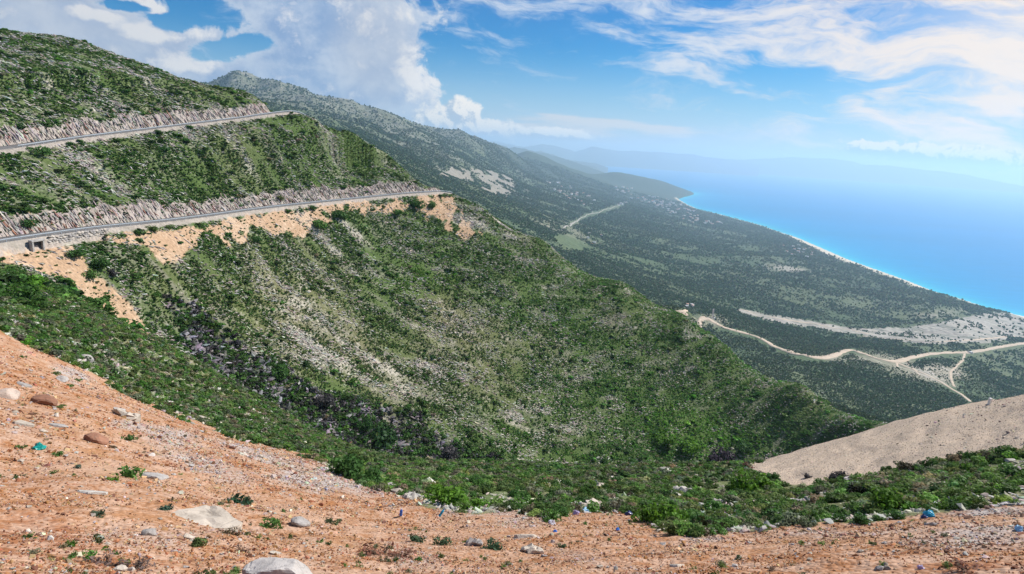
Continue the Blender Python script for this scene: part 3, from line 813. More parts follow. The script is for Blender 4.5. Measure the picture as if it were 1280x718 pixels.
# ------------------------------------------------------------------ placing things on the land
GR = (near, hill, far)
def hit(px, py, rmin=2.5):
    """where the line of sight through a photo pixel first meets the land"""
    a, e = azel(px, py); a = float(a); e = float(e)
    for G in GR:
        fj = np.clip((a + G.half) / (2 * G.half) * (G.nc - 1), 0, G.nc - 1.001); j = int(fj); t = fj - j
        col = G.e[:, j] * (1 - t) + G.e[:, j + 1] * t
        ok = np.nonzero((col >= e) & (G.r > rmin))[0]
        if len(ok):
            k = ok[0]
            if k > 0 and col[k - 1] < e:
                u = (e - col[k - 1]) / (col[k] - col[k - 1] + 1e-12); r = G.r[k - 1] * (G.r[k] / G.r[k - 1]) ** u
            else:
                r = G.r[k]
            x, y = r * math.sin(a), r * math.cos(a)
            return np.array([x, y, float(G.z_at(x, y))])
    r = SEA / min(e, -1e-4)
    return np.array([r * math.sin(a), r * math.cos(a), SEA])
def grid_of(r):
    return near if r < near.r[-1] else hill if r < hill.r[-1] else far
def land_z(x, y):
    return float(grid_of(math.hypot(x, y)).z_at(x, y))
def land_n(x, y, h=0.4):
    return Vector((land_z(x - h, y) - land_z(x + h, y), land_z(x, y - h) - land_z(x, y + h), 2 * h)).normalized()
def px_size(P):
    """metres per photo pixel at a place"""
    return float(proj(P)[2]) / F_PX

def scatter(G, n, dens, seed, power=0.0, rmin=0.0, tol=0.02, margin=None):
    margin = margin if margin is not None else 420 if G is near else 90
    """random places on the land in view, weighted by a density in the photo's land-cover"""
    g = np.random.default_rng(seed)
    P = G.P
    area = np.linalg.norm(np.cross(P[1:, :-1] - P[:-1, :-1], P[:-1, 1:] - P[:-1, :-1]), axis=-1)
    c = lambda A: (A[:-1, :-1] + A[1:, 1:]) * 0.5
    vis = (c(G.e) > c(G.before) - tol) & (c(G.px) > -margin) & (c(G.px) < 1280 + margin) & (c(G.py) < 718 + margin) & (c(G.dep) > 1) & (c(G.R) > rmin)
    w = area * c(np.broadcast_to(dens, G.X.shape)) * vis * c(G.R) ** -power
    cw = np.cumsum(w.ravel()); n = int(n)
    k = np.minimum(np.searchsorted(cw, g.random(n) * cw[-1]), len(cw) - 1)
    i, j = np.divmod(k, G.nc - 1)
    u, v = g.random((2, n))
    f = lambda A: (A[i, j].T * (1 - u) * (1 - v)).T + (A[i + 1, j].T * u * (1 - v)).T + (A[i, j + 1].T * (1 - u) * v).T + (A[i + 1, j + 1].T * u * v).T
    return f(P), i, j, g

PROTO = {}
def proto_set(name, meshes):
    c = bpy.data.collections.new('zz_' + name)
    for i, me in enumerate(meshes):
        c.objects.link(bpy.data.objects.new(f'{name}_{i:02d}', me))
    PROTO[name] = (c, len(meshes))
def gn_scatter(name, P, rot, scl, tint, protos, seed=1, label=None):
    c, k = PROTO[protos]
    n = len(P)
    me = bpy.data.meshes.new(name)
    me.vertices.add(n); me.vertices.foreach_set('co', np.asarray(P, np.float32).ravel())
    for nm, tp, arr in (('rot', 'FLOAT_VECTOR', rot), ('scl', 'FLOAT_VECTOR', scl)):
        me.attributes.new(nm, tp, 'POINT').data.foreach_set('vector', np.asarray(arr, np.float32).ravel())
    set_col(me, 'tint', tint)
    me.attributes.new('pid', 'INT', 'POINT').data.foreach_set('value', np.random.default_rng(seed).integers(0, k, n).astype(np.int32))
    o = link(name, me); tag(o, kind='stuff')
    t = bpy.data.node_groups.new(name, 'GeometryNodeTree')
    t.interface.new_socket('Geometry', in_out='INPUT', socket_type='NodeSocketGeometry')
    t.interface.new_socket('Geometry', in_out='OUTPUT', socket_type='NodeSocketGeometry')
    N = t.nodes.new; L = t.links.new
    gi, go, ip, ci = N('NodeGroupInput'), N('NodeGroupOutput'), N('GeometryNodeInstanceOnPoints'), N('GeometryNodeCollectionInfo')
    ci.inputs['Collection'].default_value = c
    ci.inputs['Separate Children'].default_value = True; ci.inputs['Reset Children'].default_value = True
    def na(nm, tp):
        q = N('GeometryNodeInputNamedAttribute'); q.data_type = tp; q.inputs['Name'].default_value = nm
        return next(s for s in q.outputs if s.enabled and s.name == 'Attribute')
    L(gi.outputs[0], ip.inputs['Points']); L(ci.outputs[0], ip.inputs['Instance'])
    ip.inputs['Pick Instance'].default_value = True
    L(na('pid', 'INT'), ip.inputs['Instance Index'])
    e2r = N('FunctionNodeEulerToRotation'); L(na('rot', 'FLOAT_VECTOR'), e2r.inputs[0])
    L(e2r.outputs[0], ip.inputs['Rotation']); L(na('scl', 'FLOAT_VECTOR'), ip.inputs['Scale'])
    L(ip.outputs[0], go.inputs[0])
    md = o.modifiers.new('scatter', 'NODES'); md.node_group = t
    return o

# ------------------------------------------------------------------ leaves, stones
def tinted(name, typ, rough, trans, spec, nscale, vlo, vhi, bump=None):
    m, N = material(name)
    if typ == 'OBJECT':
        col = N.n('ShaderNodeObjectInfo').outputs['Color']
    else:
        col = N.attr('tint', 'INSTANCER').outputs['Color']
    if bump == 'stone':
        p = N.n('ShaderNodeTexCoord').outputs['Object']
        n = N.noise(p, nscale, 6, 0.65); n2 = N.noise(p, nscale * 0.35, 3, 0.5)
        v = N.lin(N.m('ADD', N.m('MULTIPLY', n, 0.6), N.m('MULTIPLY', n2, 0.4)), 0.3, 0.7, vlo, vhi)
        crack = N.voro(N.v('ADD', p, N.comb(n, n2, n)), nscale * 0.4, feature='DISTANCE_TO_EDGE')
        v = N.m('MULTIPLY', v, N.lin(N.ss(crack, 0.0, 0.02), 0, 1, 0.85, 1.0))
        lich = N.ss(N.noise(N.v('ADD', p, (5, 2, 9)), nscale * .8, 6, .7), .52, .66)
        col = N.mix(N.m('MULTIPLY', lich, .45), col, (0.20, 0.165, 0.13))
        N.surf(N.mix(1.0, col, N.comb(v, v, v), 'MULTIPLY'), rough, spec, N.bump(N.m('ADD', n, N.m('MULTIPLY', N.ss(crack, 0, .03), .15)), 0.6, 0.06))
    else:
        v = N.lin(N.noise(N.pos(), nscale, 2, 0.6), 0.3, 0.7, vlo, vhi)
        N.surf(N.mix(1.0, col, N.comb(v, v, v), 'MULTIPLY'), rough, spec, None, trans)
    return m
m_leaf = tinted('leaves', 'INSTANCER', 0.6, 0.42, 0.2, 2.5, 0.6, 1.5)
m_leaf_far = tinted('tree_leaves', 'INSTANCER', 0.7, 0.35, 0.1, 0.12, 0.65, 1.4)
m_leaf_own = tinted('shrub_leaves', 'OBJECT', 0.6, 0.42, 0.2, 3.0, 0.55, 1.5)
m_stone = tinted('stone', 'INSTANCER', 0.9, 0, 0.15, 3.0, 0.75, 1.2)
m_stone_own = tinted('limestone', 'OBJECT', 0.9, 0, 0.2, 2.2, 0.72, 1.15, 'stone')
m_twig, _N = material('twig')
_N.surf((0.12, 0.085, 0.06), 0.85, 0.1)

def leaf_cloud(seed, nl, leaf, lumps=7, height=0.75, spread=0.62, twigs=0, elong=1.6, core=True):
    """a shrub of about one metre radius: leaves spread through a few overlapping clumps, on short stems"""
    g = np.random.default_rng(seed)
    ang = g.random(lumps) * 6.283; rad = np.sqrt(g.random(lumps)) * spread
    cc = np.stack([np.cos(ang) * rad, np.sin(ang) * rad, height * (0.28 + 0.5 * g.random(lumps) * (1 - rad * 0.6))], 1)
    cr = 0.26 + 0.2 * g.random(lumps)
    k = g.integers(0, lumps, nl)
    d = g.normal(size=(nl, 3)); d /= np.linalg.norm(d, axis=1)[:, None]
    rr = cr[k] * (0.45 + 0.6 * g.random(nl) ** 0.6)
    c = cc[k] + d * rr[:, None]; c[:, 2] = np.abs(c[:, 2]) * 0.98
    nrm = d + g.normal(size=(nl, 3)) * 0.55; nrm /= np.linalg.norm(nrm, axis=1)[:, None]
    t = np.cross(nrm, g.normal(size=(nl, 3))); t /= np.linalg.norm(t, axis=1)[:, None]
    b = np.cross(nrm, t)
    s = leaf * (0.6 + 0.8 * g.random(nl))[:, None]
    V = np.stack([c - t * s * elong * .5, c + b * s * .5 + nrm * s * .1, c + t * s * elong * .5, c - b * s * .5 + nrm * s * .1], 1).reshape(-1, 3)
    Fq = np.arange(nl * 4, dtype=np.int32).reshape(-1, 4)
    mi = np.zeros(nl, int)
    if twigs:
        TV, TF = [], []
        for q in range(twigs):
            e = cc[q % lumps] + g.normal(size=3) * 0.12; e[2] = max(e[2], 0.15)
            s0 = np.array([g.normal() * 0.06, g.normal() * 0.06, -0.05])
            for w0, w1, a_, b_ in ((0.03, 0.02, s0, (s0 + e) * .5 + g.normal(size=3) * .05), (0.02, 0.008, None, e)):
                if a_ is None: a_ = mid
                mid = b_
                base = len(V) + len(TV)
                for P_, w_ in ((a_, w0), (b_, w1)):
                    TV += [P_ + np.array([w_, 0, 0]), P_ + np.array([-w_ * .5, w_ * .87, 0]), P_ + np.array([-w_ * .5, -w_ * .87, 0])]
                for i in range(3):
                    TF.append([base + i, base + (i + 1) % 3, base + 3 + (i + 1) % 3, base + 3 + i])
        V = np.vstack([V, TV]); Fq = np.vstack([Fq, np.array(TF, np.int32)]); mi = np.concatenate([mi, np.ones(len(TF), int)])
    return V, Fq, mi
def shrub_mesh(name, mat, *a, **k):
    V, Fq, mi = leaf_cloud(*a, **k)
    return mesh_from(name, V, Fq.astype(np.int32), [mat, m_twig], False, mi)
def stone_mesh(name, mat, seed, n=12, shape=(1, .75, .5), rough=0.0, sub=0):
    g = np.random.default_rng(seed)
    p = g.normal(size=(n, 3)); p /= np.linalg.norm(p, axis=1)[:, None]
    p *= (0.82 + 0.3 * g.random(n))[:, None]
    bm = bmesh.new()
    for q in p: bm.verts.new(q * np.array(shape))
    r = bmesh.ops.convex_hull(bm, input=bm.verts)
    bmesh.ops.delete(bm, geom=[v for v in bm.verts if not v.link_faces], context='VERTS')
    if sub:
        bmesh.ops.bevel(bm, geom=bm.edges[:], offset=0.035, segments=1, affect='EDGES', clamp_overlap=True)
        bmesh.ops.triangulate(bm, faces=bm.faces[:])
        bmesh.ops.subdivide_edges(bm, edges=bm.edges[:], cuts=sub, use_grid_fill=True)
        from mathutils import noise as mn
        for v in bm.verts:
            q = Vector(v.co) * 2.1 + Vector((seed * 3.1, 0, 0))
            k = mn.fractal(q, 1.0, 2.0, 5) * rough + (mn.noise(q * 0.6)) * rough
            v.co += v.co.normalized() * k
    bm.normal_update()
    me = bpy.data.meshes.new(name); bm.to_mesh(me); bm.free(); me.materials.append(mat)
    return me

proto_set('scrub', [shrub_mesh('scrub_bush', m_leaf, 500 + i, 95 + 25 * (i % 3), 0.30, 5 + i % 4, 0.62, 0.6) for i in range(7)])
proto_set('near_scrub', [shrub_mesh('near_bush', m_leaf, 520 + i, 420, 0.135, 8, 0.70, 0.62, twigs=8) for i in range(7)])
proto_set('tree', [shrub_mesh('tree_crown', m_leaf_far, 540 + i, 46, 0.50, 4, 1.0, 0.45) for i in range(5)])
proto_set('pebble', [stone_mesh('pebble', m_stone, 560 + i, 9 + i % 4, (1, .6 + .1 * (i % 4), .35 + .08 * (i % 5))) for i in range(10)])
proto_set('slab', [stone_mesh('slab', m_stone, 580 + i, 12, (1, .38, .30 + .06 * (i % 3))) for i in range(8)])
proto_set('tuft', [shrub_mesh('weed_tuft', m_leaf, 600 + i, 60, 0.16, 4, 0.5, 0.7, twigs=3, elong=4.0) for i in range(5)])

G_DARK, G_MID, G_BRIGHT, G_OLIVE, G_GREY, G_DRY, G_PURP = C(.052, .122, .028), C(.080, .172, .036), C(.115, .245, .026), C(.115, .172, .050), C(.150, .180, .105), C(.22, .20, .12), C(.066, .062, .066)
def blend_tint(n, g, base, spread=0.28):
    return np.clip(base * (1 + g.normal(size=(n, 1)) * spread) * (1 + g.normal(size=(n, 3)) * 0.08), 0.008, 0.9)
def euler_rand(n, g, tilt=0.12):
    return np.stack([g.normal(size=n) * tilt, g.normal(size=n) * tilt, g.random(n) * 6.283], 1)

# ---- scrub over the hillside
road_clear = ((lows > -5.2) & (lows < 4.0)) | ((np.abs(ups) < 4.4))
X, Y = hill.X, hill.Y
patch = np.clip(0.55 + fbm(sx / 11, sy / 3.2, 131, 4) * 1.25 + .35 * h_bright, 0.05, 1)
d_veg = patch * (1 - 0.88 * h_or) * (1 - 0.80 * np.clip(h_rock * 1.15, 0, 1)) * (1 - 0.80 * h_cut) * (1 - road_clear) * (1 - .3 * h_dry)
P, i, j, g = scatter(hill, 175000, d_veg * (1 - .2 * h_gul), 1, power=0.95)
n = len(P)
tb = np.broadcast_to(G_MID, (n, 3)).copy()
def pick(tb, mask, colr, wgt=1.0):
    tb[mask] = tb[mask] * (1 - wgt) + colr * wgt
u = g.random(n)
pick(tb, u < 0.30, G_DARK); pick(tb, u > 0.86, G_OLIVE); pick(tb, u > 0.975, G_DRY)
pick(tb, g.random(n) < h_bright[i, j] * 0.9, G_BRIGHT, .8)
pick(tb, g.random(n) < h_dry[i, j] * 0.60, G_OLIVE, .9)
pick(tb, g.random(n) < h_dry[i, j] * 0.22, G_GREY)
tb = tb * (1 + np.array([.18, .34, .05]) * (sstep(560, 800, hill.px) * (hill.py > 280))[i, j][:, None])  # fresher green on the right, tint also raised against the slope's shade
gu = g.random(n) < h_gul[i, j]
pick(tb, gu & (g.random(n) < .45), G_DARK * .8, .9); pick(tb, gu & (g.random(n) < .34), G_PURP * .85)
big = (g.random(n) < 0.014) | (gu & (g.random(n) < .35))
s = np.where(big, 1.0 + .9 * g.random(n) ** 2, 0.28 + 0.42 * g.random(n) ** 1.9)
scl = np.stack([s * (1.1 + .35 * g.random(n)), s * (1.1 + .35 * g.random(n)), s * (0.55 + .4 * g.random(n))], 1)
gn_scatter('shrubbery', P - np.array([0, 0, .08]), euler_rand(n, g), scl, blend_tint(n, g, tb), 'scrub', 3)
# ---- pale rock between it
rk = np.clip(h_rock * 1.2 + 0.24 + 0.16 * h_dry, 0, 1) * (1 - .7 * h_or) * (1 - h_cut) * (1 - road_clear) * np.clip(0.4 + fbm(sx / 14, sy / 4.5, 141, 4) * 1.6, 0.03, 1)
P, i, j, g = scatter(hill, 52000, rk, 2, power=0.9)
n = len(P)
s = 0.30 + 0.60 * g.random(n) ** 2.4
ang = math.atan2(0.5, 0.86) + g.normal(size=n) * 0.35
rot = np.stack([g.normal(size=n) * .25, .30 + g.normal(size=n) * .25, ang], 1)
tb = np.where(g.random((n, 1)) < .3, C(.36, .31, .265), C(.47, .44, .385))
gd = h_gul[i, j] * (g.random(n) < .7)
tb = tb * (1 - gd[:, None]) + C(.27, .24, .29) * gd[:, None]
s = s * np.clip(np.hypot(P[:, 0], P[:, 1]) / 230, .45, 1)
gn_scatter('rubble', P + np.array([0, 0, .15]), rot, np.stack([s * (1.2 + .9 * g.random(n)), s, s], 1), blend_tint(n, g, tb, .18), 'slab', 5)
# ---- boulders in the ravine
P, i, j, g = scatter(hill, 3000, h_gul * np.clip(.2 + fbm(X / 8, Y / 8, 145, 3) * 1.6, .02, 1), 4)
n = len(P); s = 0.55 + 1.5 * g.random(n) ** 2
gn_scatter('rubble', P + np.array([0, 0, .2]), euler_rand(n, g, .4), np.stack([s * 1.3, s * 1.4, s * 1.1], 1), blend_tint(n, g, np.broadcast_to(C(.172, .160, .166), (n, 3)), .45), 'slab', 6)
# ---- the tilted beds laid bare along the road cuts
P, i, j, g = scatter(hill, 2000, h_cut, 5)
n = len(P); s = 0.5 + .7 * g.random(n)
rot = np.stack([g.normal(size=n) * .12, .78 + g.normal(size=n) * .12, np.full(n, -0.12) + g.normal(size=n) * .15], 1)
tb = np.where(g.random((n, 1)) < .35, C(.25, .205, .18), C(.37, .335, .30)); pick(tb, g.random(n) < .10, C(.27, .14, .10))
gn_scatter('rubble', P + np.array([0, 0, .05]), rot, np.stack([s * 2.6, s * .75, s * .6], 1), blend_tint(n, g, tb, .2), 'slab', 7)

# ---- woods on the coastal slope
TRACKS = [[(838, 393), (850, 396), (862, 395), (876, 396), (889, 399), (897, 406), (905, 411), (925, 415), (945, 420), (960, 428), (975, 436), (990, 442), (1010, 447), (1030, 448), (1045, 444), (1055, 439), (1065, 437), (1073, 440), (1086, 446), (1105, 451), (1120, 453),
       (1140, 447), (1160, 443), (1185, 441), (1210, 441), (1230, 438), (1250, 434), (1282, 429), (1340, 420)], [(1120, 453), (1135, 460), (1150, 465), (1165, 472), (1180, 480), (1190, 487), (1200, 492), (1214, 503)],
       [(1206, 442), (1204, 450), (1195, 458), (1188, 466), (1189, 475), (1193, 484)], [(713, 281), (724, 274), (733, 269), (742, 267), (757, 262), (770, 258), (778, 255)], [(926, 387), (940, 391), (965, 397), (990, 401), (1015, 404), (1035, 409), (1060, 412), (1085, 418)]]
tclear = np.ones(far.X.shape)
for k_, L_ in enumerate(TRACKS):
    tclear *= sstep(2.0, 6.0 if k_ == 0 else 4.0, polydist(far.px, far.py - (2.0 if k_ == 0 else 1), L_))
P, i, j, g = scatter(far, 150000, tclear * VEG_F * np.clip(.55 + fbm(far.X / 90, far.Y / 90, 151, 4) * .8 + fbm(far.X / 420, far.Y / 420, 155, 4) * .8, .05, 1) * (far.R < 12500) * (far.cd > 60), 6, power=1.65, tol=.01)
n = len(P); R_ = np.hypot(P[:, 0], P[:, 1])
s = (2.2 + 3.4 * g.random(n) ** 1.4) * np.clip(R_ / 2600, .42, 2.6)
scl = np.stack([s * 1.1, s * 1.1, s * (.8 + .4 * g.random(n))], 1)
tb = np.broadcast_to(C(.052, .108, .040), (n, 3)).copy()
pick(tb, g.random(n) < np.clip(.2 + fbm(P[:, 0] / 380, P[:, 1] / 380, 157, 4) * .8, .05, .8), C(.105, .135, .058)); pick(tb, g.random(n) < .2, C(.036, .072, .034))
gn_scatter('woods', P, euler_rand(n, g, .05), scl, blend_tint(n, g, tb, .25), 'tree', 8)

P, i, j, g = scatter(far, 45000, tclear * VEG_F * np.clip(.5 + fbm(far.X / 30, far.Y / 30, 153, 4) * 1.2, .03, 1) * (far.R < 2600), 19, power=1.4, tol=.01)
n = len(P); s = .9 + 1.5 * g.random(n) ** 1.6
tb = np.broadcast_to(C(.064, .106, .044), (n, 3)).copy(); pick(tb, g.random(n) < .3, C(.085, .105, .048)); pick(tb, g.random(n) < .06, C(.30, .28, .24))
gn_scatter('woods', P, euler_rand(n, g, .05), np.stack([s * 1.2, s * 1.2, s], 1), blend_tint(n, g, tb, .25), 'tree', 20)

# ---- shrubs of the near saddle, stuff between the single bushes
X, Y = near.X, near.Y
nv = veg_n * np.clip(.50 + fbm(X / 3.2, Y / 3.2, 161, 4) * 1.5, 0.02, 1) * (near.R > 15)
P, i, j, g = scatter(near, 13000, nv, 7, power=.6)
n = len(P)
s = 0.22 + 0.34 * g.random(n) ** 1.6
tb = np.broadcast_to(G_MID, (n, 3)).copy(); u = g.random(n)
pick(tb, u < .18, G_DARK); pick(tb, u > .50, G_OLIVE); pick(tb, u > .76, G_GREY); pick(tb, u > .95, G_DRY)
tb = tb * (1.12 + .22 * (P[:, 0] < 0))[:, None] * np.array([1.12, 1.0, 1.0])
pick(tb, g.random(n) < np.clip(fbm(X / 9, Y / 9, 163, 3)[i, j] * 1.3, 0, .8), G_BRIGHT, .5)
gn_scatter('shrubbery', P - np.array([0, 0, .03]), euler_rand(n, g), np.stack([s * 1.25, s * 1.25, s], 1), blend_tint(n, g, tb), 'near_scrub', 9)
P, i, j, g = scatter(near, 12000, veg_n * np.clip(.45 + fbm(X / 3, Y / 3, 165, 4), .05, 1) * (near.R > 48), 17, power=.2)
n = len(P); s = .25 + .35 * g.random(n) ** 1.5
tb = np.broadcast_to(G_MID, (n, 3)).copy(); u = g.random(n)
pick(tb, u < .12, G_DARK); pick(tb, u > .42, G_OLIVE); pick(tb, u > .66, G_GREY); pick(tb, u > .93, G_DRY)
gn_scatter('shrubbery', P - np.array([0, 0, .03]), euler_rand(n, g), np.stack([s * 1.3, s * 1.3, s], 1), blend_tint(n, g, tb), 'scrub', 18)
# ---- stones among them
P, i, j, g = scatter(near, 20000, veg_n * np.clip(.30 + fbm(X / 4, Y / 2.2, 171, 4) * 1.6 + .9 * np.clip(1 - polydist(near.px, near.py, BANK_EDGE[1:-4]) / 16, 0, 1) + 1.3 * oval(near, 70, 425, 110, 18, .5), .03, 1), 8, power=.8)
n = len(P); s = .06 + .19 * g.random(n) ** 2.8
gn_scatter('rubble', P + np.array([0, 0, .06]), euler_rand(n, g, .3), np.stack([s * 1.2, s * 1.5, s * .9], 1) * (1 + .5 * (np.hypot(P[:, 0], P[:, 1]) > 50))[:, None], blend_tint(n, g, np.broadcast_to(C(.41, .38, .325), (n, 3)), .2), 'slab', 10)

# ---- gravel of the tipped bank and of the mound
def gravel(dens, count, seed, power, lo, hi, ex, tint_fn, name='gravel', protos='pebble'):
    P, i, j, g = scatter(near, count, dens, seed, power=power)
    n = len(P); s = lo + (hi - lo) * g.random(n) ** ex
    s = s * np.clip(np.hypot(P[:, 0], P[:, 1]) / 22, .55, 1.7)
    gn_scatter(name, P + np.array([0, 0, .01]), euler_rand(n, g, .35), np.stack([s, s, s], 1), tint_fn(n, g, i, j), protos, seed)
def t_bank(n, g, i, j):
    tb = ca_n[i, j] * 1.08
    pick(tb, g.random(n) < .28, C(.42, .28, .165)); pick(tb, g.random(n) < .12 + .5 * grey[i, j], C(.38, .34, .31)); pick(tb, g.random(n) < .03, C(.48, .41, .34)); pick(tb, g.random(n) < .18, C(.17, .08, .05))
    return blend_tint(n, g, tb, .2)
def t_mound(n, g, i, j):
    tb = np.broadcast_to(BEIGE * 1.1, (n, 3)).copy()
    pick(tb, g.random(n) < .3, C(.56, .49, .42)); pick(tb, g.random(n) < .12, C(.30, .24, .20))
    return blend_tint(n, g, tb, .16)
coarse = np.clip(.5 + fbm(X / 1.3, Y / 1.3, 181, 4) * .9 + .6 * grey, .05, 1)
gravel(n_soil * coarse, 95000, 11, 1.6, .016, .060, 2.2, t_bank)
gravel(n_soil * np.clip(coarse - .2, 0, 1), 7000, 12, 1.5, .055, .15, 2.6, t_bank)
gravel(n_mound, 32000, 13, .6, .012, .036, 2.0, t_mound)
gravel(n_mound * sstep(1080, 1280, near.px), 700, 16, .6, .05, .14, 2.5, t_mound)
# weeds, dry and green
P, i, j, g = scatter(near, 330, n_soil * np.clip(fbm(X / 2.5, Y / 2.5, 191, 4) + .25 * red - .05, 0, 1), 14, power=1.5)
n = len(P); s = .05 + .09 * g.random(n)
tb = np.broadcast_to(G_OLIVE, (n, 3)).copy(); pick(tb, g.random(n) < .4, G_DRY); pick(tb, g.random(n) < .3, G_MID)
gn_scatter('weeds', P, euler_rand(n, g), np.stack([s, s, s * 1.1], 1), blend_tint(n, g, tb), 'tuft', 15)
# ------------------------------------------------------------------ made things: helpers
def flat_mat(name, col, rough=0.7, spec=0.3, var=0.18, scale=4.0, metal=0.0, trans=0.0):
    m, N = material(name)
    n = N.noise(N.n('ShaderNodeTexCoord').outputs['Object'], scale, 5, 0.6)
    v = N.lin(n, 0.3, 0.7, 1 - var, 1 + var)
    b = N.surf(N.mix(1.0, col, N.comb(v, v, v), 'MULTIPLY'), rough, spec, None, trans)
    b.inputs['Metallic'].default_value = metal
    return m
def boxes(name, items, mats, bevel=0.0, mi=None):
    """one mesh of upright boxes: (centre, size, turn about z)"""
    bm = bmesh.new()
    for k, (c, s, rz) in enumerate(items):
        r = bmesh.ops.create_cube(bm, size=1.0)
        for v in r['verts']:
            v.co = Matrix.Rotation(rz, 3, 'Z') @ Vector((v.co.x * s[0], v.co.y * s[1], v.co.z * s[2])) + Vector(c)
        if mi:
            for f in {f for v in r['verts'] for f in v.link_faces}: f.material_index = mi[k]
    if bevel:
        bmesh.ops.bevel(bm, geom=bm.edges[:], offset=bevel, segments=1, affect='EDGES')
    bm.normal_update()
    me = bpy.data.meshes.new(name); bm.to_mesh(me); bm.free()
    for m in mats: me.materials.append(m)
    return me
def empty(name, loc, rz=0.0):
    o = bpy.data.objects.new(name, None); COL.objects.link(o); o.location = loc; o.rotation_euler = (0, 0, rz); o.empty_display_size = 0.2
    return o
def copy_tree(o, parent=None):
    c = o.copy(); COL.objects.link(c)
    if parent is not None: c.parent = parent
    for ch in [q for q in o.children]: copy_tree(ch, c)
    return c

# ------------------------------------------------------------------ mountain roads
m_road, _N = material('asphalt')
_p = _N.pos()
_n = _N.noise(_p, 0.6, 6, 0.65); _v = _N.lin(_n, .3, .7, .7, 1.2)
_N.surf(_N.mix(1.0, (0.165, 0.160, 0.155), _N.comb(_v, _v, _v), 'MULTIPLY'), 0.9, 0.2)
m_dirt, _N = material('dirt_track')
_p = _N.pos()
_n = _N.noise(_p, 0.05, 6, 0.65); _v = _N.lin(_n, .3, .7, .75, 1.2)
_N.surf(_N.mix(1.0, (0.50, 0.40, 0.30), _N.comb(_v, _v, _v), 'MULTIPLY'), 0.95, 0.1)
m_steel = flat_mat('galvanised_steel', (0.34, 0.37, 0.40), 0.6, 0.5, 0.1, 2.0, 0.35)
def ribbon(name, C_, w, mat, lift=0.0, n=5, thick=0.35):
    T = np.gradient(C_[:, :2], axis=0); T /= np.linalg.norm(T, axis=1)[:, None] + 1e-9
    Nn = np.stack([-T[:, 1], T[:, 0]], 1)
    prof = [(-1.0, -thick), *[(u, 0.04 * (1 - u * u)) for u in np.linspace(-1, 1, n)], (1.0, -thick)]
    V = np.array([np.concatenate([C_[:, :2] + Nn * (u * w), (C_[:, 2] + lift + dz)[:, None]], 1) for u, dz in prof])
    i = np.arange(V.shape[0] * V.shape[1], dtype=np.int32).reshape(V.shape[:2])
    f = np.stack([i[:-1, :-1], i[:-1, 1:], i[1:, 1:], i[1:, :-1]], -1).reshape(-1, 4)[:, ::-1].copy()
    return link(name, mesh_from(name, V.reshape(-1, 3), f, [mat], False))
m_line = flat_mat('road_paint', (0.62, 0.62, 0.60), 0.8, 0.2, 0.3, 0.5)
def along(C_, off, dz=0.0):
    T = np.gradient(C_[:, :2], axis=0); T /= np.linalg.norm(T, axis=1)[:, None]
    return np.concatenate([C_[:, :2] + np.stack([-T[:, 1], T[:, 0]], 1) * off, C_[:, 2:3] + dz], 1)
def guard_rail(C_, off, label, step, top=0.82):
    B = along(C_, off)
    o = empty('guard_rail', B[len(B) // 2]); base = np.array(o.location)
    tag(o, label, 'guard rail', 'guard rails along the mountain roads')
    # the folded steel beam
    prof = [(0.00, top), (-0.10, top - .06), (0.0, top - .155), (-0.10, top - .25), (0.0, top - .31), (0.03, top - .31), (0.03, top)]
    T = np.gradient(B[:, :2], axis=0); T /= np.linalg.norm(T, axis=1)[:, None]; Nn = np.stack([-T[:, 1], T[:, 0]], 1)
    V = np.array([np.concatenate([B[:, :2] + Nn * u, (B[:, 2] + z)[:, None]], 1) for u, z in prof + prof[:1]]) - base
    i = np.arange(V.shape[0] * V.shape[1], dtype=np.int32).reshape(V.shape[:2])
    f = np.stack([i[:-1, :-1], i[:-1, 1:], i[1:, 1:], i[1:, :-1]], -1).reshape(-1, 4)
    link('beam', mesh_from('beam', V.reshape(-1, 3), f, [m_steel]), o)
    pm = boxes('post', [((0, 0, (top - .5) / 2 - .03), (.14, .10, top + .5), 0)], [m_steel])
    d = np.concatenate([[0], np.cumsum(np.linalg.norm(np.diff(B[:, :2], axis=0), axis=1))])
    for s in np.arange(1, d[-1], step):
        k = int(np.searchsorted(d, s)); p = B[k] + np.array([*(Nn[k] * .10), 0])
        q = link('post', pm, o, p - base); q.rotation_euler = (0, 0, math.atan2(T[k, 1], T[k, 0]))
tag(ribbon('road', low_c, 3.1, m_road, 0.02), kind='structure')
tag(ribbon('road', up_c, 2.7, m_road, 0.02), kind='structure')
guard_rail(low_c[:-4], -3.25, 'long steel guard rail along the outer edge of the lower mountain road', 4.0)
guard_rail(up_c[30:-4], -2.85, 'low steel guard rail along the upper road above the scrub slope', 4.0, 0.72)

# culvert and dry-stone retaining wall carrying the lower road on the left
m_conc = flat_mat('weathered_concrete', (0.36, 0.34, 0.32), 0.9, 0.15, 0.3, 1.2)
m_dark = flat_mat('culvert_inside', (0.10, 0.09, 0.09), 0.95, 0.05, 0.2, 1.0)  # dark colour stands in for the shade inside the culvert
m_wall = [flat_mat('wall_stone', c_, 0.92, 0.12, 0.3, 1.5) for c_ in ((0.34, 0.31, 0.28), (0.42, 0.37, 0.32), (0.26, 0.24, 0.23))]
def low_at(px):
    a, _ = azel(px, 295.0)
    azs = np.arctan2(low_c[:, 0], low_c[:, 1]); k = int(np.abs(azs - a).argmin())
    t = low_c[min(k + 1, len(low_c) - 1)] - low_c[k - 1]
    return k, low_c[k], math.atan2(t[1], t[0])
k, p, ang = low_at(27)
nx = np.array([math.sin(ang), -math.cos(ang), 0])              # towards the valley
cu = empty('culvert', p + nx * 4.75 + np.array([0, 0, -3.1]), ang)
tag(cu, 'small square concrete culvert with a dark opening under the lower road', 'culvert')
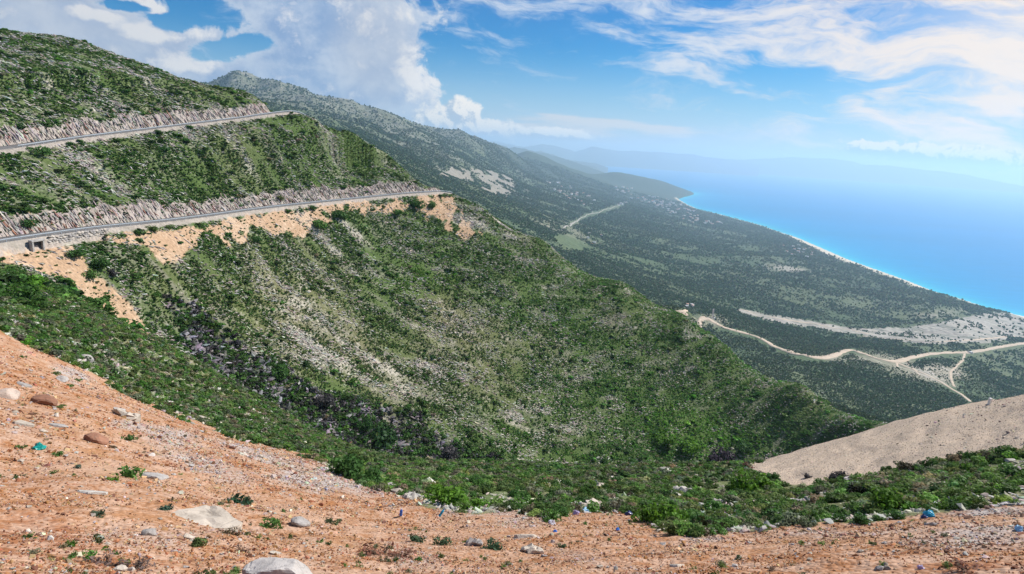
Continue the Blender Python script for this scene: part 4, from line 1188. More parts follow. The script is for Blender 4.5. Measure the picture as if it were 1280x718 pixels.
link('side_wall', boxes('side_wall', [((0, 0, 0), (.5, 1.0, 3.0), 0)], [m_conc], 0.04), cu, (-1.55, -.1, 1.2))
link('side_wall', boxes('side_wall', [((0, 0, 0), (.5, 1.0, 3.0), 0)], [m_conc], 0.04), cu, (1.55, -.1, 1.2))
link('lintel', boxes('lintel', [((0, 0, 0), (3.9, 1.15, .5), 0)], [m_conc], 0.05), cu, (0, -.1, 2.6))
link('opening', boxes('opening', [((0, .42, 1.0), (2.6, .1, 3.2), 0), ((-1.27, .16, 1.0), (.06, .42, 3.2), 0), ((1.27, .16, 1.0), (.06, .42, 3.2), 0)], [m_dark]), cu)  # shallow dark panels, the depth of shade is only painted
k0 = low_at(42)[0]; k1 = low_at(128)[0]
wb = low_c[k0]
wl = empty('retaining_wall', wb)
tag(wl, 'rough grey stone retaining wall holding up the lower road beside the culvert', 'wall')
gw = np.random.default_rng(77)
stn = [stone_mesh('wall_stone', m_wall[i % 3], 900 + i, 14, (.62, .45, .33)) for i in range(9)]
ed = along(low_c, -3.95)
d = np.concatenate([[0], np.cumsum(np.linalg.norm(np.diff(ed[k0:k1, :2], axis=0), axis=1))])
for row in range(5):
    for s in np.arange(0.3 + .4 * (row % 2), d[-1], 0.98):
        q = np.array([np.interp(s, d, ed[k0:k1, c_]) for c_ in range(3)])
        st = link('stone', stn[int(gw.integers(9))], wl, q - wb + np.array([gw.normal() * .06, gw.normal() * .06 - .16 * row, -.30 - .58 * row]))
        st.rotation_euler = (gw.normal() * .15, gw.normal() * .15, gw.normal() * .12 + ang); st.scale = (1.25 + .3 * gw.random(), 1.0, 1.15 + .2 * gw.random())

# ------------------------------------------------------------------ tracks on the coastal shelf
def drape(poly, step=14.0, lift=1.0, rmin=640, smooth=3):
    P_ = np.array([hit(x, y, rmin) for x, y in poly])
    t = np.concatenate([[0], np.cumsum(np.linalg.norm(np.diff(P_[:, :2], axis=0), axis=1))]); s = np.arange(0, t[-1], step)
    Q = np.stack([np.interp(s, t, P_[:, c]) for c in range(2)], 1)
    for _ in range(smooth): Q[1:-1] = (Q[:-2] + 2 * Q[1:-1] + Q[2:]) / 4
    return Q
def track(poly, w, label_name='dirt_road', mat=None, lift=0.8, rmin=640):
    Q = drape(poly, max(8.0, w * 1.2), rmin=rmin)
    T = np.gradient(Q, axis=0); T /= np.linalg.norm(T, axis=1)[:, None] + 1e-9; Nn = np.stack([-T[:, 1], T[:, 0]], 1)
    g = np.random.default_rng(len(Q)); ww = w * (1 + .25 * np.convolve(g.normal(size=len(Q)), [.25, .5, .25], 'same'))
    rows = []
    for u in (-1.25, -1, -.33, .33, 1, 1.25):
        x, y = (Q + Nn * (u * ww / 2)[:, None]).T
        z = far.z_at(x, y) + (lift if abs(u) <= 1 else -4.0)
        rows.append(np.stack([x, y, z], 1))
    V = np.array(rows); i = np.arange(V.shape[0] * V.shape[1], dtype=np.int32).reshape(V.shape[:2])
    f = np.stack([i[:-1, :-1], i[:-1, 1:], i[1:, 1:], i[1:, :-1]], -1).reshape(-1, 4)[:, ::-1].copy()
    tag(link(label_name, mesh_from(label_name, V.reshape(-1, 3), f, [mat or m_dirt])), kind='structure')
track([(838, 393), (850, 396), (862, 395), (876, 396), (889, 399), (897, 406), (905, 411), (925, 415), (945, 420), (960, 428), (975, 436), (990, 442), (1010, 447), (1030, 448), (1045, 444), (1055, 439), (1065, 437), (1073, 440), (1086, 446), (1105, 451), (1120, 453),
       (1140, 447), (1160, 443), (1185, 441), (1210, 441), (1230, 438), (1250, 434), (1282, 429), (1340, 420)], 17, lift=1.6)
track([(1120, 453), (1135, 460), (1150, 465), (1165, 472), (1180, 480), (1190, 487), (1200, 492), (1214, 503)], 9)
track([(1206, 442), (1204, 450), (1195, 458), (1188, 466), (1189, 475), (1193, 484)], 7)
track([(1121, 454), (1122, 460)], 6)
track([(1134, 454), (1143, 462), (1150, 470)], 5)
track([(926, 387), (940, 391), (965, 397), (990, 401), (1015, 404), (1035, 409), (1060, 412), (1085, 418)], 12)
track([(1070, 419), (1120, 424), (1170, 428), (1220, 425), (1260, 421), (1300, 423)], 12)
m_pale = flat_mat('pale_gravel_road', (0.36, 0.335, 0.295), 0.9, 0.1, 0.15, 0.02)
track([(713, 281), (724, 274), (733, 269), (742, 267), (738, 262)], 8, 'dirt_road', m_pale, 2.0)
track([(742, 267), (757, 262), (770, 258), (778, 255)], 9, 'dirt_road', m_pale, 2.0)
track([(700, 290), (712, 283), (722, 276)], 9, 'dirt_road', m_pale, 2.0)

# ------------------------------------------------------------------ the lattice-topped mast on the knoll
m_mast = flat_mat('mast_paint', (0.80, 0.66, 0.60), 0.6, 0.3, 0.15, 0.2)
m_white = flat_mat('white_paint', (0.80, 0.79, 0.77), 0.6, 0.3, 0.1, 0.2)
def build_mast():
    p = hit(890.5, 398, 640)
    hgt = 34.0
    o = empty('radio_mast', p - np.array([0, 0, 1.0]), 0.4)
    tag(o, 'slender pale pinkish mast with a thicker head on the bare knoll', 'mast')
    bm = bmesh.new()
    for sx_ in (-1, 1):
        for sy_ in (-1, 1):
            r = bmesh.ops.create_cube(bm, size=1.0)
            for v in r['verts']:
                k_ = 1.9 if v.co.z < 0 else 1.4
                v.co = Vector((sx_ * k_ + v.co.x * .8, sy_ * k_ + v.co.y * .8, (v.co.z + .5) * hgt))
    bm.normal_update(); me = bpy.data.meshes.new('legs'); bm.to_mesh(me); bm.free(); me.materials.append(m_mast)
    lg = link('frame', me, o)
    bm = bmesh.new()
    for k_ in range(15):
        z0, z1 = k_ * hgt / 15, (k_ + 1) * hgt / 15
        w0 = 1.9 - .5 * z0 / hgt; w1 = 1.9 - .5 * z1 / hgt
        for q in range(4):
            c0 = Matrix.Rotation(q * math.pi / 2, 3, 'Z') @ Vector((-w0, w0, z0)); c1 = Matrix.Rotation(q * math.pi / 2, 3, 'Z') @ Vector((w1, w1, z1))
            dvec = c1 - c0
            r = bmesh.ops.create_cube(bm, size=1.0)
            M = Matrix.Translation((c0 + c1) / 2) @ dvec.to_track_quat('Z', 'Y').to_matrix().to_4x4() @ Matrix.Diagonal((.5, .5, dvec.length, 1))
            bmesh.ops.transform(bm, matrix=M, verts=r['verts'])
    bm.normal_update(); me = bpy.data.meshes.new('bracing'); bm.to_mesh(me); bm.free(); me.materials.append(m_mast)
    br = link('bracing', me, o); br['kind'] = 'stuff'
    for q in range(3):
        link('antenna', boxes('antenna', [((0, 0, 0), (1.8, 1.0, 6.0), 0)], [m_white], 0.08), o, (2.2 * math.cos(q * 2.09), 2.2 * math.sin(q * 2.09), hgt - 2.6))
    link('platform', boxes('platform', [((0, 0, 0), (3.4, 3.4, .5), 0)], [m_mast]), o, (0, 0, hgt - 6))
    link('equipment_hut', boxes('equipment_hut', [((0, 0, 1.4), (4, 3, 2.8), 0), ((0, 0, 2.95), (4.5, 3.5, .3), 0)], [m_white]), o, (8.0, -2.0, .2))
build_mast()

# ------------------------------------------------------------------ villages
m_house = [flat_mat('house_wall', c_, 0.85, 0.15, 0.08, 0.3) for c_ in ((0.74, 0.70, 0.64), (0.80, 0.79, 0.77), (0.64, 0.54, 0.44))]
m_roof = [flat_mat('roof_tiles', c_, 0.85, 0.15, 0.15, 0.5) for c_ in ((0.42, 0.17, 0.10), (0.50, 0.30, 0.22), (0.55, 0.52, 0.50))]
m_glass = flat_mat('window_glass', (0.05, 0.06, 0.08), 0.2, 0.5, 0.1, 1.0)
def house_parts(seed):
    g = np.random.default_rng(seed); L_, W_, H_ = 11 + 6 * g.random(), 8 + 3 * g.random(), 5.5 + 3 * g.random()
    wall = boxes('wall', [((0, 0, H_ / 2 - 2), (L_, W_, H_ + 4), 0)], [m_house[seed % 3]])
    rh = 2.2 if seed % 4 else .4
    V = [(-L_ / 2 - .5, -W_ / 2 - .5, H_), (L_ / 2 + .5, -W_ / 2 - .5, H_), (L_ / 2 + .5, W_ / 2 + .5, H_), (-L_ / 2 - .5, W_ / 2 + .5, H_), (-L_ / 2 + 2, 0, H_ + rh), (L_ / 2 - 2, 0, H_ + rh)]
    V += [(x, y, z - .35) for x, y, z in V[:4]]
    roof = mesh_from('roof', np.array(V), [(0, 1, 5, 4), (1, 2, 5), (2, 3, 4, 5), (3, 0, 4), (6, 7, 1, 0), (7, 8, 2, 1), (8, 9, 3, 2), (9, 6, 0, 3), (9, 8, 7, 6)], [m_roof[seed % 3] if seed % 4 else m_roof[2]])
    win = [((-L_ / 2 + (k_ + .5) * L_ / 4, -W_ / 2 - .03, z), (1.3, .1, 1.5), 0) for k_ in range(4) for z in ((1.7, 4.4))]
    return wall, roof, boxes('window', win, [m_glass])
HP = [house_parts(s_) for s_ in range(9)]
def village(cx_, cy_, rx_, ry_, n_, rot, seed, label, group):
    g = np.random.default_rng(seed)
    for _ in range(n_):
        a_ = g.random() * 6.283; r_ = math.sqrt(g.random()); u_, v_ = r_ * math.cos(a_) * rx_, r_ * math.sin(a_) * ry_
        p = hit(cx_ + u_ * math.cos(rot) - v_ * math.sin(rot), cy_ + u_ * math.sin(rot) + v_ * math.cos(rot), 640)
        if p[2] < SEA + 1.5: continue
        hk_ = int(g.integers(9)); wall, roof, win = HP[hk_]
        o = empty('house', p, g.random() * 6.283); k_ = np.clip(math.hypot(p[0], p[1]) / 3500, .8, 3.0)
        o.scale = (k_, k_, k_)
        tag(o, f"{('cream', 'white', 'tan')[hk_ % 3]} {'flat roofed' if hk_ % 4 == 0 else ('red roofed', 'pink roofed', 'grey roofed')[hk_ % 3]} " + label, 'house', group)
        link('wall', wall, o); link('roof', roof, o)
        if math.hypot(p[0], p[1]) < 4500: link('window', win, o)
village(715, 243, 36, 8, 34, 0.42, 1, 'house of the hillside village under the bare mountain spur', 'houses of the hillside village')
village(800, 246, 34, 7, 26, 0.35, 2, 'house strung out below the second ridge', 'houses below the second ridge')
village(850, 265, 42, 8, 56, 0.42, 3, 'house of the coastal village behind the curved beach', 'houses of the coastal village')
village(880, 272, 30, 5, 14, 0.42, 4, 'house at the sea end of the coastal village', 'houses of the coastal village near the sea')
village(995, 315, 26, 6, 12, 0.4, 5, 'house among trees just behind the long beach', 'houses behind the long beach')
village(1005, 312, 14, 5, 6, 0.5, 6, 'house beside the sandy end of the long strand', 'beach houses')
village(745, 300, 14, 8, 6, 0.2, 7, 'farmhouse alone on the wooded coastal slope', 'farmhouses on the coastal slope')
village(778, 255, 10, 3, 5, 0.2, 8, 'house where the pale zigzag road ends', 'houses at the zigzag road')
village(1228, 383, 6, 1.5, 3, 0.2, 9, 'hut at the near end of the strand', 'beach huts')
village(862, 383, 8, 3, 4, 0.3, 10, 'building in the woods below the mast', 'buildings below the mast')
village(1205, 440, 14, 1.2, 3, 0.1, 11, 'shed beside the dirt road', 'sheds beside the dirt road')

# ------------------------------------------------------------------ single stones
def own_color(o, c): o.color = (*np.clip(c, 0, 1), 1)
def noisy_rock(name, seed, shape, flat_top=None, sub=4, amp=0.16):
    """a weathered block: facets cut from a ball, then broken up by noise"""
    from mathutils import noise as mn
    g = np.random.default_rng(seed)
    bm = bmesh.new(); bmesh.ops.create_icosphere(bm, subdivisions=sub, radius=1.0)
    cuts = []
    for _ in range(13):
        d_ = g.normal(size=3); d_ /= np.linalg.norm(d_); cuts.append((Vector(d_), .62 + .30 * g.random()))
    if flat_top: cuts.append((Vector((g.normal() * .06, g.normal() * .06, 1)).normalized(), flat_top))
    for v in bm.verts:
        q = v.co.copy()
        for d_, lim_ in cuts:
            t_ = q.dot(d_)
            if t_ > lim_: q -= d_ * (t_ - lim_) * .93
        w = q * 1.7 + Vector((seed * 1.7, 0, 0))
        n_ = mn.fractal(w, 0.9, 2.1, 5) * amp * .55 + (1 - abs(mn.noise(w * 1.9))) * amp * .35
        v.co = Vector(((q.x) * shape[0], q.y * shape[1], q.z * shape[2])) * (1 + n_ - amp * .3)
    bm.normal_update(); me = bpy.data.meshes.new(name); bm.to_mesh(me); bm.free(); me.materials.append(m_stone_own)
    return me
BOULD = [noisy_rock('boulder', 700 + i, (1, .75 + .1 * (i % 3), .55 + .1 * (i % 3)), None, 3 if i else 4) for i in range(6)]
SLABS = [noisy_rock('flat_rock', 720 + i, (1.05, .80, .50), .16 + .06 * i, 3 if i else 4, .10) for i in range(4)]
CHUNK = [stone_mesh('stone', m_stone_own, 740 + i, 16, (1, .7, .55)) for i in range(8)]
def outcrop_mesh(seed):
    g = np.random.default_rng(seed); bm = bmesh.new()
    for q in range(9):
        s_ = .28 + .34 * g.random() * (1 if q > 2 else 1.5)
        me_ = stone_mesh('block', m_stone_own, seed * 13 + q, 15, (1, .7, .6))
        n0 = len(bm.verts); bm.from_mesh(me_); bm.verts.ensure_lookup_table()
        a_ = g.random() * 6.28; r_ = .65 * math.sqrt(g.random())
        M = Matrix.Translation((r_ * math.cos(a_) * 1.1, r_ * math.sin(a_) * .7, .05 + .28 * g.random() * (1 - r_))) @ Matrix.Rotation(g.random() * 6.28, 4, 'Z') @ Matrix.Rotation(g.normal() * .4, 4, 'X') @ Matrix.Scale(s_, 4)
        bmesh.ops.transform(bm, matrix=M, verts=bm.verts[n0:]); bpy.data.meshes.remove(me_)
    me = bpy.data.meshes.new('outcrop'); bm.to_mesh(me); bm.free(); me.materials.append(m_stone_own)
    return me
OUTC = [outcrop_mesh(60 + i) for i in range(4)]
SG, SP, SR, SW, SB = C(.40, .37, .345), C(.52, .45, .37), C(.30, .15, .095), C(.58, .54, .48), C(.30, .28, .28)
def rock(px, py, wpx, kind, col, label, name='boulder', group=None, flat=None, rz=None, sink=0.3, ctr=0.0):
    """a stone whose foot is seen at (px, py) and that spans wpx photo pixels"""
    p = hit(px, py); s = wpx * px_size(p) * .5
    lib = {'b': BOULD, 's': SLABS, 'c': CHUNK, 'o': OUTC}[kind]
    k_ = int(abs(px * 7 + py * 3)) % len(lib) if wpx < 80 else 0
    o = link(name, lib[k_])
    n_ = land_n(p[0], p[1])
    o.rotation_euler = (n_.to_track_quat('Z', 'Y') @ Matrix.Rotation((px * .37 + py * .11) % 6.28 if rz is None else rz, 3, 'Z').to_quaternion()).to_euler()
    f_ = {'b': .62, 's': .26, 'c': .5, 'o': .1}[kind] if flat is None else flat
    o.location = Vector(p) + Vector((0, 0, 1)) * (s * f_ * (.55 - sink))
    o.scale = (s, s, s * (1 if flat is None else flat / .5))
    own_color(o, col)
    tag(o, label, 'rock', group)
    return o
def big_slab():
    """a tilted plate of limestone: outline on its own plane, real thickness"""
    from mathutils import noise as mn
    p0 = hit(258, 655); c0 = p0 + np.array([0, 0, .16])
    nrm = (land_n(p0[0], p0[1], 1.2) * .75 + Vector((0.05, -.12, .55))).normalized(); nn = np.array(nrm)
    out = []
    for x, y in [(212, 642), (222, 638), (236, 635), (250, 632), (263, 630), (277, 635), (290, 643), (304, 652), (301, 657), (292, 660), (276, 661), (258, 660), (243, 655), (228, 649)]:
        d_ = ray(x, y); t_ = (c0 @ nn) / (d_ @ nn); out.append(d_ * t_ - c0)
    bm = bmesh.new()
    top = [bm.verts.new(q) for q in out]; low_ = [bm.verts.new(Vector(q) * 1.04 - nrm * .42) for q in out]
    f_ = bm.faces.new(top); k_ = len(top)
    for i_ in range(k_): bm.faces.new((top[i_], low_[i_], low_[(i_ + 1) % k_], top[(i_ + 1) % k_]))
    bmesh.ops.recalc_face_normals(bm, faces=bm.faces[:])
    bmesh.ops.bevel(bm, geom=[e for e in f_.edges], offset=.03, segments=2, affect='EDGES')
    bmesh.ops.triangulate(bm, faces=bm.faces[:])
    for _ in range(4): bmesh.ops.subdivide_edges(bm, edges=[e for e in bm.edges if e.calc_length() > .12], cuts=1)
    bmesh.ops.triangulate(bm, faces=bm.faces[:])
    bm.normal_update()
    mv = {v: v.normal * (mn.fractal(v.co * 2.3, .9, 2.1, 5) * .035) - nrm * (.05 * max(0, .12 - abs(v.co.x * .9 + v.co.y * .4 - .1 + .1 * mn.noise(v.co * 3))) / .12) for v in bm.verts}
    for v, d_ in mv.items(): v.co += d_
    bm.normal_update(); me = bpy.data.meshes.new('flat_rock'); bm.to_mesh(me); bm.free(); me.materials.append(m_stone_own)
    o = link('flat_rock', me, None, c0); own_color(o, SP * .92)
    tag(o, 'large pale flat slab of limestone tilted out of the orange gravel', 'rock')
big_slab()
rock(352, 733, 104, 'b', SG * 1.15, 'big rounded light grey boulder cut off by the bottom of the picture', rz=0.3, sink=.15)
rock(344, 692, 22, 's', SP, 'small pale flat stone just above the big rounded grey boulder', 'flat_rock')
rock(107, 452, 20, 'b', SG * .95, 'pointed grey boulder on the crest of the orange bank at the scrub edge')
rock(78, 476, 19, 'b', SG, 'upright grey stone half way up the upper orange bank', flat=.6)
rock(31, 482, 18, 's', SG * .8, 'dark grey flat stone near the top of the orange bank', 'flat_rock')
rock(10, 497, 30, 'b', C(.50, .40, .33), 'beige rock with a brown underside at the left edge of the bank')
rock(55, 505, 30, 'b', SR * .9, 'dark red brown rock with a small plant beside it')
rock(75, 533, 24, 's', SG * .85, 'flat grey slab lying below the dark red brown rock', 'flat_rock')
rock(30, 531, 26, 's', SP * .85, 'flat beige slab above the teal plastic bag', 'flat_rock')
rock(119, 553, 30, 'b', SR, 'rust brown leaning rock on the middle of the bank', flat=.45)
rock(222, 509, 30, 's', SW * .9, 'long white rock at the edge of the scrub on the bank crest', 'flat_rock')
rock(262, 527, 32, 's', SP, 'flat pale rock lower down the edge of the scrub', 'flat_rock')
rock(160, 524, 38, 'o', SP * .9, 'broken pale outcrop in the middle of the orange bank', 'outcrop')
rock(148, 515, 20, 'c', SG, 'grey stone on top of the broken pale outcrop')
rock(194, 597, 40, 's', SG * .95, 'long flat grey stone beside the spreading green plant', 'flat_rock')
rock(115, 616, 34, 's', SW * .85, 'pale flat stone flush with the orange soil', 'flat_rock', sink=.6)
rock(187, 669, 22, 'b', SG * .8, 'dark grey stone below the big pale slab on its near side')
rock(235, 673, 18, 'c', SP, 'small cream stone just in front of the big pale slab')
rock(220, 690, 14, 's', SG, 'thin grey stone among dry weeds', 'flat_rock')
rock(150, 714, 24, 'c', SP, 'cream stone at the bottom edge among brown weeds')
rock(374, 656, 28, 'b', SG * .9, 'crumbly grey rock on the orange slope', flat=.4)
rock(537, 604, 22, 'c', SW, 'white boulder standing among the saddle shrubs')
rock(514, 625, 34, 'o', SW * .75, 'pale grey outcrop at the edge of the saddle shrubs', 'outcrop')
rock(497, 616, 20, 'c', SP, 'cream stone beside the pale grey outcrop')
rock(593, 682, 30, 'o', SG, 'low grey outcrop on the lower slope', 'outcrop')
rock(657, 672, 30, 's', SP, 'pale flat rock just uphill of the pale broken outcrop', 'flat_rock')
rock(668, 690, 34, 'o', SP * .95, 'pale broken outcrop on the orange slope', 'outcrop')
rock(846, 708, 24, 's', SP, 'single cream flat stone on bare orange gravel', 'flat_rock')
rock(738, 638, 48, 'o', SP, 'broad cream outcrop behind the pale blue bag', 'outcrop')
rock(722, 634, 24, 'c', SW * .9, 'pale rock beside the broad cream outcrop')
rock(748, 611, 30, 'o', SP, 'low cream outcrop in the middle of the saddle scrub', 'outcrop')
rock(808, 630, 18, 'c', SW, 'light grey rock above the bright green bush')
rock(850, 616, 34, 'o', SW * .8, 'rough whitish outcrop high in the saddle scrub', 'outcrop')
rock(843, 622, 24, 'c', SW * .8, 'whitish rock at the foot of the rough outcrop')
rock(897, 630, 22, 'o', SW * .8, 'whitish boulder among shrubs beside the rough outcrop')
rock(878, 633, 16, 'c', SW * .85, 'small whitish rock left of the whitish boulder')
rock(1060, 602, 16, 'b', C(.60, .52, .50), 'pinkish white rock at the foot of the dark purple bush')
rock(1180, 622, 16, 's', SW, 'white flat stone in the scrub under the beige mound', 'flat_rock')
rock(1181, 611, 20, 'b', SW * .85, 'pale rock just above the white flat stone', flat=.5)
rock(951, 663, 14, 'c', SW, 'white stone at the edge between scrub and gravel')
rock(930, 666, 16, 'b', C(.55, .42, .36), 'pinkish boulder at the edge between scrub and gravel')
rock(972, 658, 14, 'c', SW * .9, 'whitish stone next to scattered litter')
rock(1032, 613, 12, 'c', SW, 'white rock peeping out of the dark shrubs')
rock(1262, 578, 18, 'c', SW * .8, 'pale stone in the shrubs near the mound crest')
rock(1100, 712, 14, 'c', SG, 'small grey stone near the bottom edge of the gravel')
MARKS_BANK = [(262, 651, 'the big pale slab'), (349, 705, 'the big grey boulder'), (55, 505, 'the dark red brown rock'), (119, 553, 'the rust brown leaning rock'), (48, 560, 'the teal bag'), (160, 524, 'the broken pale outcrop'), (157, 592, 'the spreading green plant'),
              (130, 700, 'the dry brown heath'), (480, 685, 'the dead reddish brush'), (501, 642, 'the blue and white bottle'), (593, 682, 'the low grey outcrop'), (668, 685, 'the pale broken outcrop'), (846, 708, 'the lone cream flat stone'), (772, 663, 'the small blue scrap'),
              (1100, 710, 'the small grey stone'), (1210, 712, 'the low reddish brush'), (1273, 660, 'the light blue bag'), (930, 664, 'the pinkish boulder'), (107, 450, 'the pointed grey boulder'), (222, 507, 'the long white rock'), (262, 525, 'the flat pale rock'), (415, 652, 'the flat green plant'), (1010, 690, 'the middle of the lower gravel'), (1120, 680, 'the grey gravel streak'), (374, 655, 'the crumbly grey rock')]
MARKS_SADDLE = [(432, 592, 'the near tip of the saddle'), (537, 600, 'the white boulder'), (562, 628, 'the bright rounded bush'), (514, 622, 'the pale grey outcrop'), (640, 605, 'the open middle of the saddle'), (748, 608, 'the low cream outcrop'), (738, 634, 'the broad cream outcrop'), (690, 650, 'the white bag'),
              (850, 612, 'the rough whitish outcrop'), (832, 648, 'the broad bright bush'), (940, 605, 'the tip of the beige mound'), (897, 626, 'the whitish boulder'), (972, 652, 'the white scrap'), (1047, 598, 'the dark purple bush'), (1032, 610, 'the white rock'), (1117, 632, 'the navy litter'), (1180, 618, 'the white flat stone'), (1161, 640, 'the bright blue sheet'),
              (1160, 585, 'the upright bush with bare tips'), (1230, 580, 'the high side of the mound'), (1265, 610, 'the scrub by the picture edge'), (640, 585, 'the far rim of the saddle'), (790, 588, 'the far rim above the outcrops')]
def near_mark(x, y, marks):
    return min(marks, key=lambda m_: (m_[0] - x) ** 2 + 2.5 * (m_[1] - y) ** 2)[2]
g = np.random.default_rng(55)
STONE_KINDS = [(SP * .85, 'small cream stone lying loose on the orange bank', 'loose cream stones'), (SG, 'small grey stone lying loose on the orange bank', 'loose grey stones'), (SR, 'small rust brown stone lying loose on the orange bank', 'loose rust brown stones')]
cnt = 0
while cnt < 110:
    x, y = g.random() * 1280, 440 + g.random() * 278
    if not inpoly(np.array([x]), np.array([y - 4]), BANK_EDGE)[0]: continue
    c_, lb, gp = STONE_KINDS[int(g.choice(3, p=[.45, .35, .2]))]
    w_ = 5 + 7 * g.random() ** 2
    rock(x, y, w_, 'c', c_ * (0.8 + .35 * g.random()), lb.replace('small', 'fist sized' if w_ < 6.5 else 'small' if w_ < 9 else 'larger').replace('lying loose on the orange bank', 'lying loose near ' + near_mark(x, y, MARKS_BANK)), 'stone', gp, sink=.25); cnt += 1

# ------------------------------------------------------------------ single shrubs
NB = [shrub_mesh('shrub', m_leaf_own, 800 + i, 620, 0.115, 9, 0.72, 0.62, twigs=9) for i in range(6)]
DEADB = [shrub_mesh('dry_shrub', m_leaf_own, 830 + i, 130, 0.09, 6, 0.7, 0.7, twigs=46, elong=3.0) for i in range(2)]
TUFT = [shrub_mesh('plant', m_leaf_own, 840 + i, 170, 0.15, 6, 0.5, 0.7, twigs=5, elong=2.6) for i in range(4)]
def shrub(px, py, wpx, col, label, group=None, name='shrub', lib=None, hk=1.0, cat='shrub', rmin=2.5):
    p = hit(px, py, rmin); s = wpx * px_size(p) * .5 / .88
    lib = NB if lib is None else lib
    o = link(name, lib[int(abs(px * 3 + py * 5)) % len(lib)], None, p - np.array([0, 0, .05 * s]))
    o.rotation_euler = (0, 0, (px * .7 + py * .3) % 6.28); o.scale = (s, s, s * hk)
    own_color(o, col); tag(o, label, cat, group)
    return o
# on the saddle
shrub(562, 634, 66, G_BRIGHT * .95, 'bright green rounded bush at the gravel edge of the saddle', hk=.8)
shrub(590, 636, 34, G_BRIGHT * .8, 'smaller bright green bush touching the big rounded one', hk=.8)
shrub(545, 620, 36, G_MID * 1.1, 'olive green bush behind the bright rounded bush')
shrub(432, 597, 56, G_DARK * 1.2, 'dark green bush at the near tip of the saddle scrub')
shrub(465, 606, 40, G_DARK * 1.3, 'dark green bush next to the scrub tip above grey gravel')
shrub(446, 580, 42, G_OLIVE, 'yellowish green bush behind the dark bushes of the scrub tip')
shrub(687, 651, 28, G_MID * 1.2, 'lone green bush on the gravel rim near the white bag')
shrub(832, 655, 54, G_BRIGHT * .85, 'broad bright green bush by the teal litter')
shrub(806, 650, 40, G_BRIGHT * .8, 'bright green bush beside the navy bag')
shrub(872, 670, 30, G_OLIVE, 'olive bush jutting out over the orange gravel')
shrub(940, 612, 50, G_BRIGHT * .85, 'bright green bush at the low end of the beige mound')
shrub(1117, 636, 52, G_BRIGHT * .8, 'bright green bush above the navy litter')
shrub(1047, 603, 26, G_PURP, 'dark purple bush standing against the beige mound', hk=1.4)
shrub(1010, 597, 14, G_PURP * 1.2, 'little dark brown bush on the mound slope', hk=.9)
shrub(968, 603, 20, G_DARK, 'dark upright bush beside the low end of the mound', hk=1.2)
shrub(1160, 585, 22, G_DARK * .9, 'dark upright bush with bare tips on the mound side', hk=1.5)
shrub(1134, 590, 26, C(.06, .05, .03), 'brownish bush on the mound side beside the upright dark one')
shrub(1216, 578, 28, G_DARK, 'dark bush high on the side of the beige mound')
shrub(1238, 577, 26, C(.06, .055, .035), 'brown tinged bush high on the side of the mound')
shrub(1265, 574, 34, G_DARK * .9, 'dark bush where the mound meets the picture edge')
shrub(937, 586, 18, C(.16, .06, .05), 'small rust red dry bush at the tip of the beige mound', None, 'dry_shrub', DEADB)
shrub(480, 693, 62, C(.30, .14, .09), 'dead reddish brush heap lying on the orange slope', None, 'dry_shrub', DEADB, .5)
shrub(502, 697, 34, C(.26, .13, .09), 'dead reddish twigs at the end of the brush heap', None, 'dry_shrub', DEADB, .6)
shrub(1210, 714, 50, C(.22, .09, .06), 'low dry reddish brush at the bottom edge of the gravel', None, 'dry_shrub', DEADB, .35)
shrub(130, 706, 60, C(.20, .14, .12), 'brown dry heath near the bottom edge of the bank', None, 'dry_shrub', DEADB, .5)
shrub(170, 712, 44, C(.17, .13, .12), 'purplish brown dry heath at the bottom edge beside the cream stone', None, 'dry_shrub', DEADB, .5)
shrub(302, 690, 22, C(.16, .10, .08), 'small brown dry plant below the corner of the big slab', None, 'dry_shrub', DEADB)
shrub(290, 668, 26, C(.14, .12, .06), 'dry olive tuft at the shaded corner of the big slab', None, 'dry_shrub', DEADB)
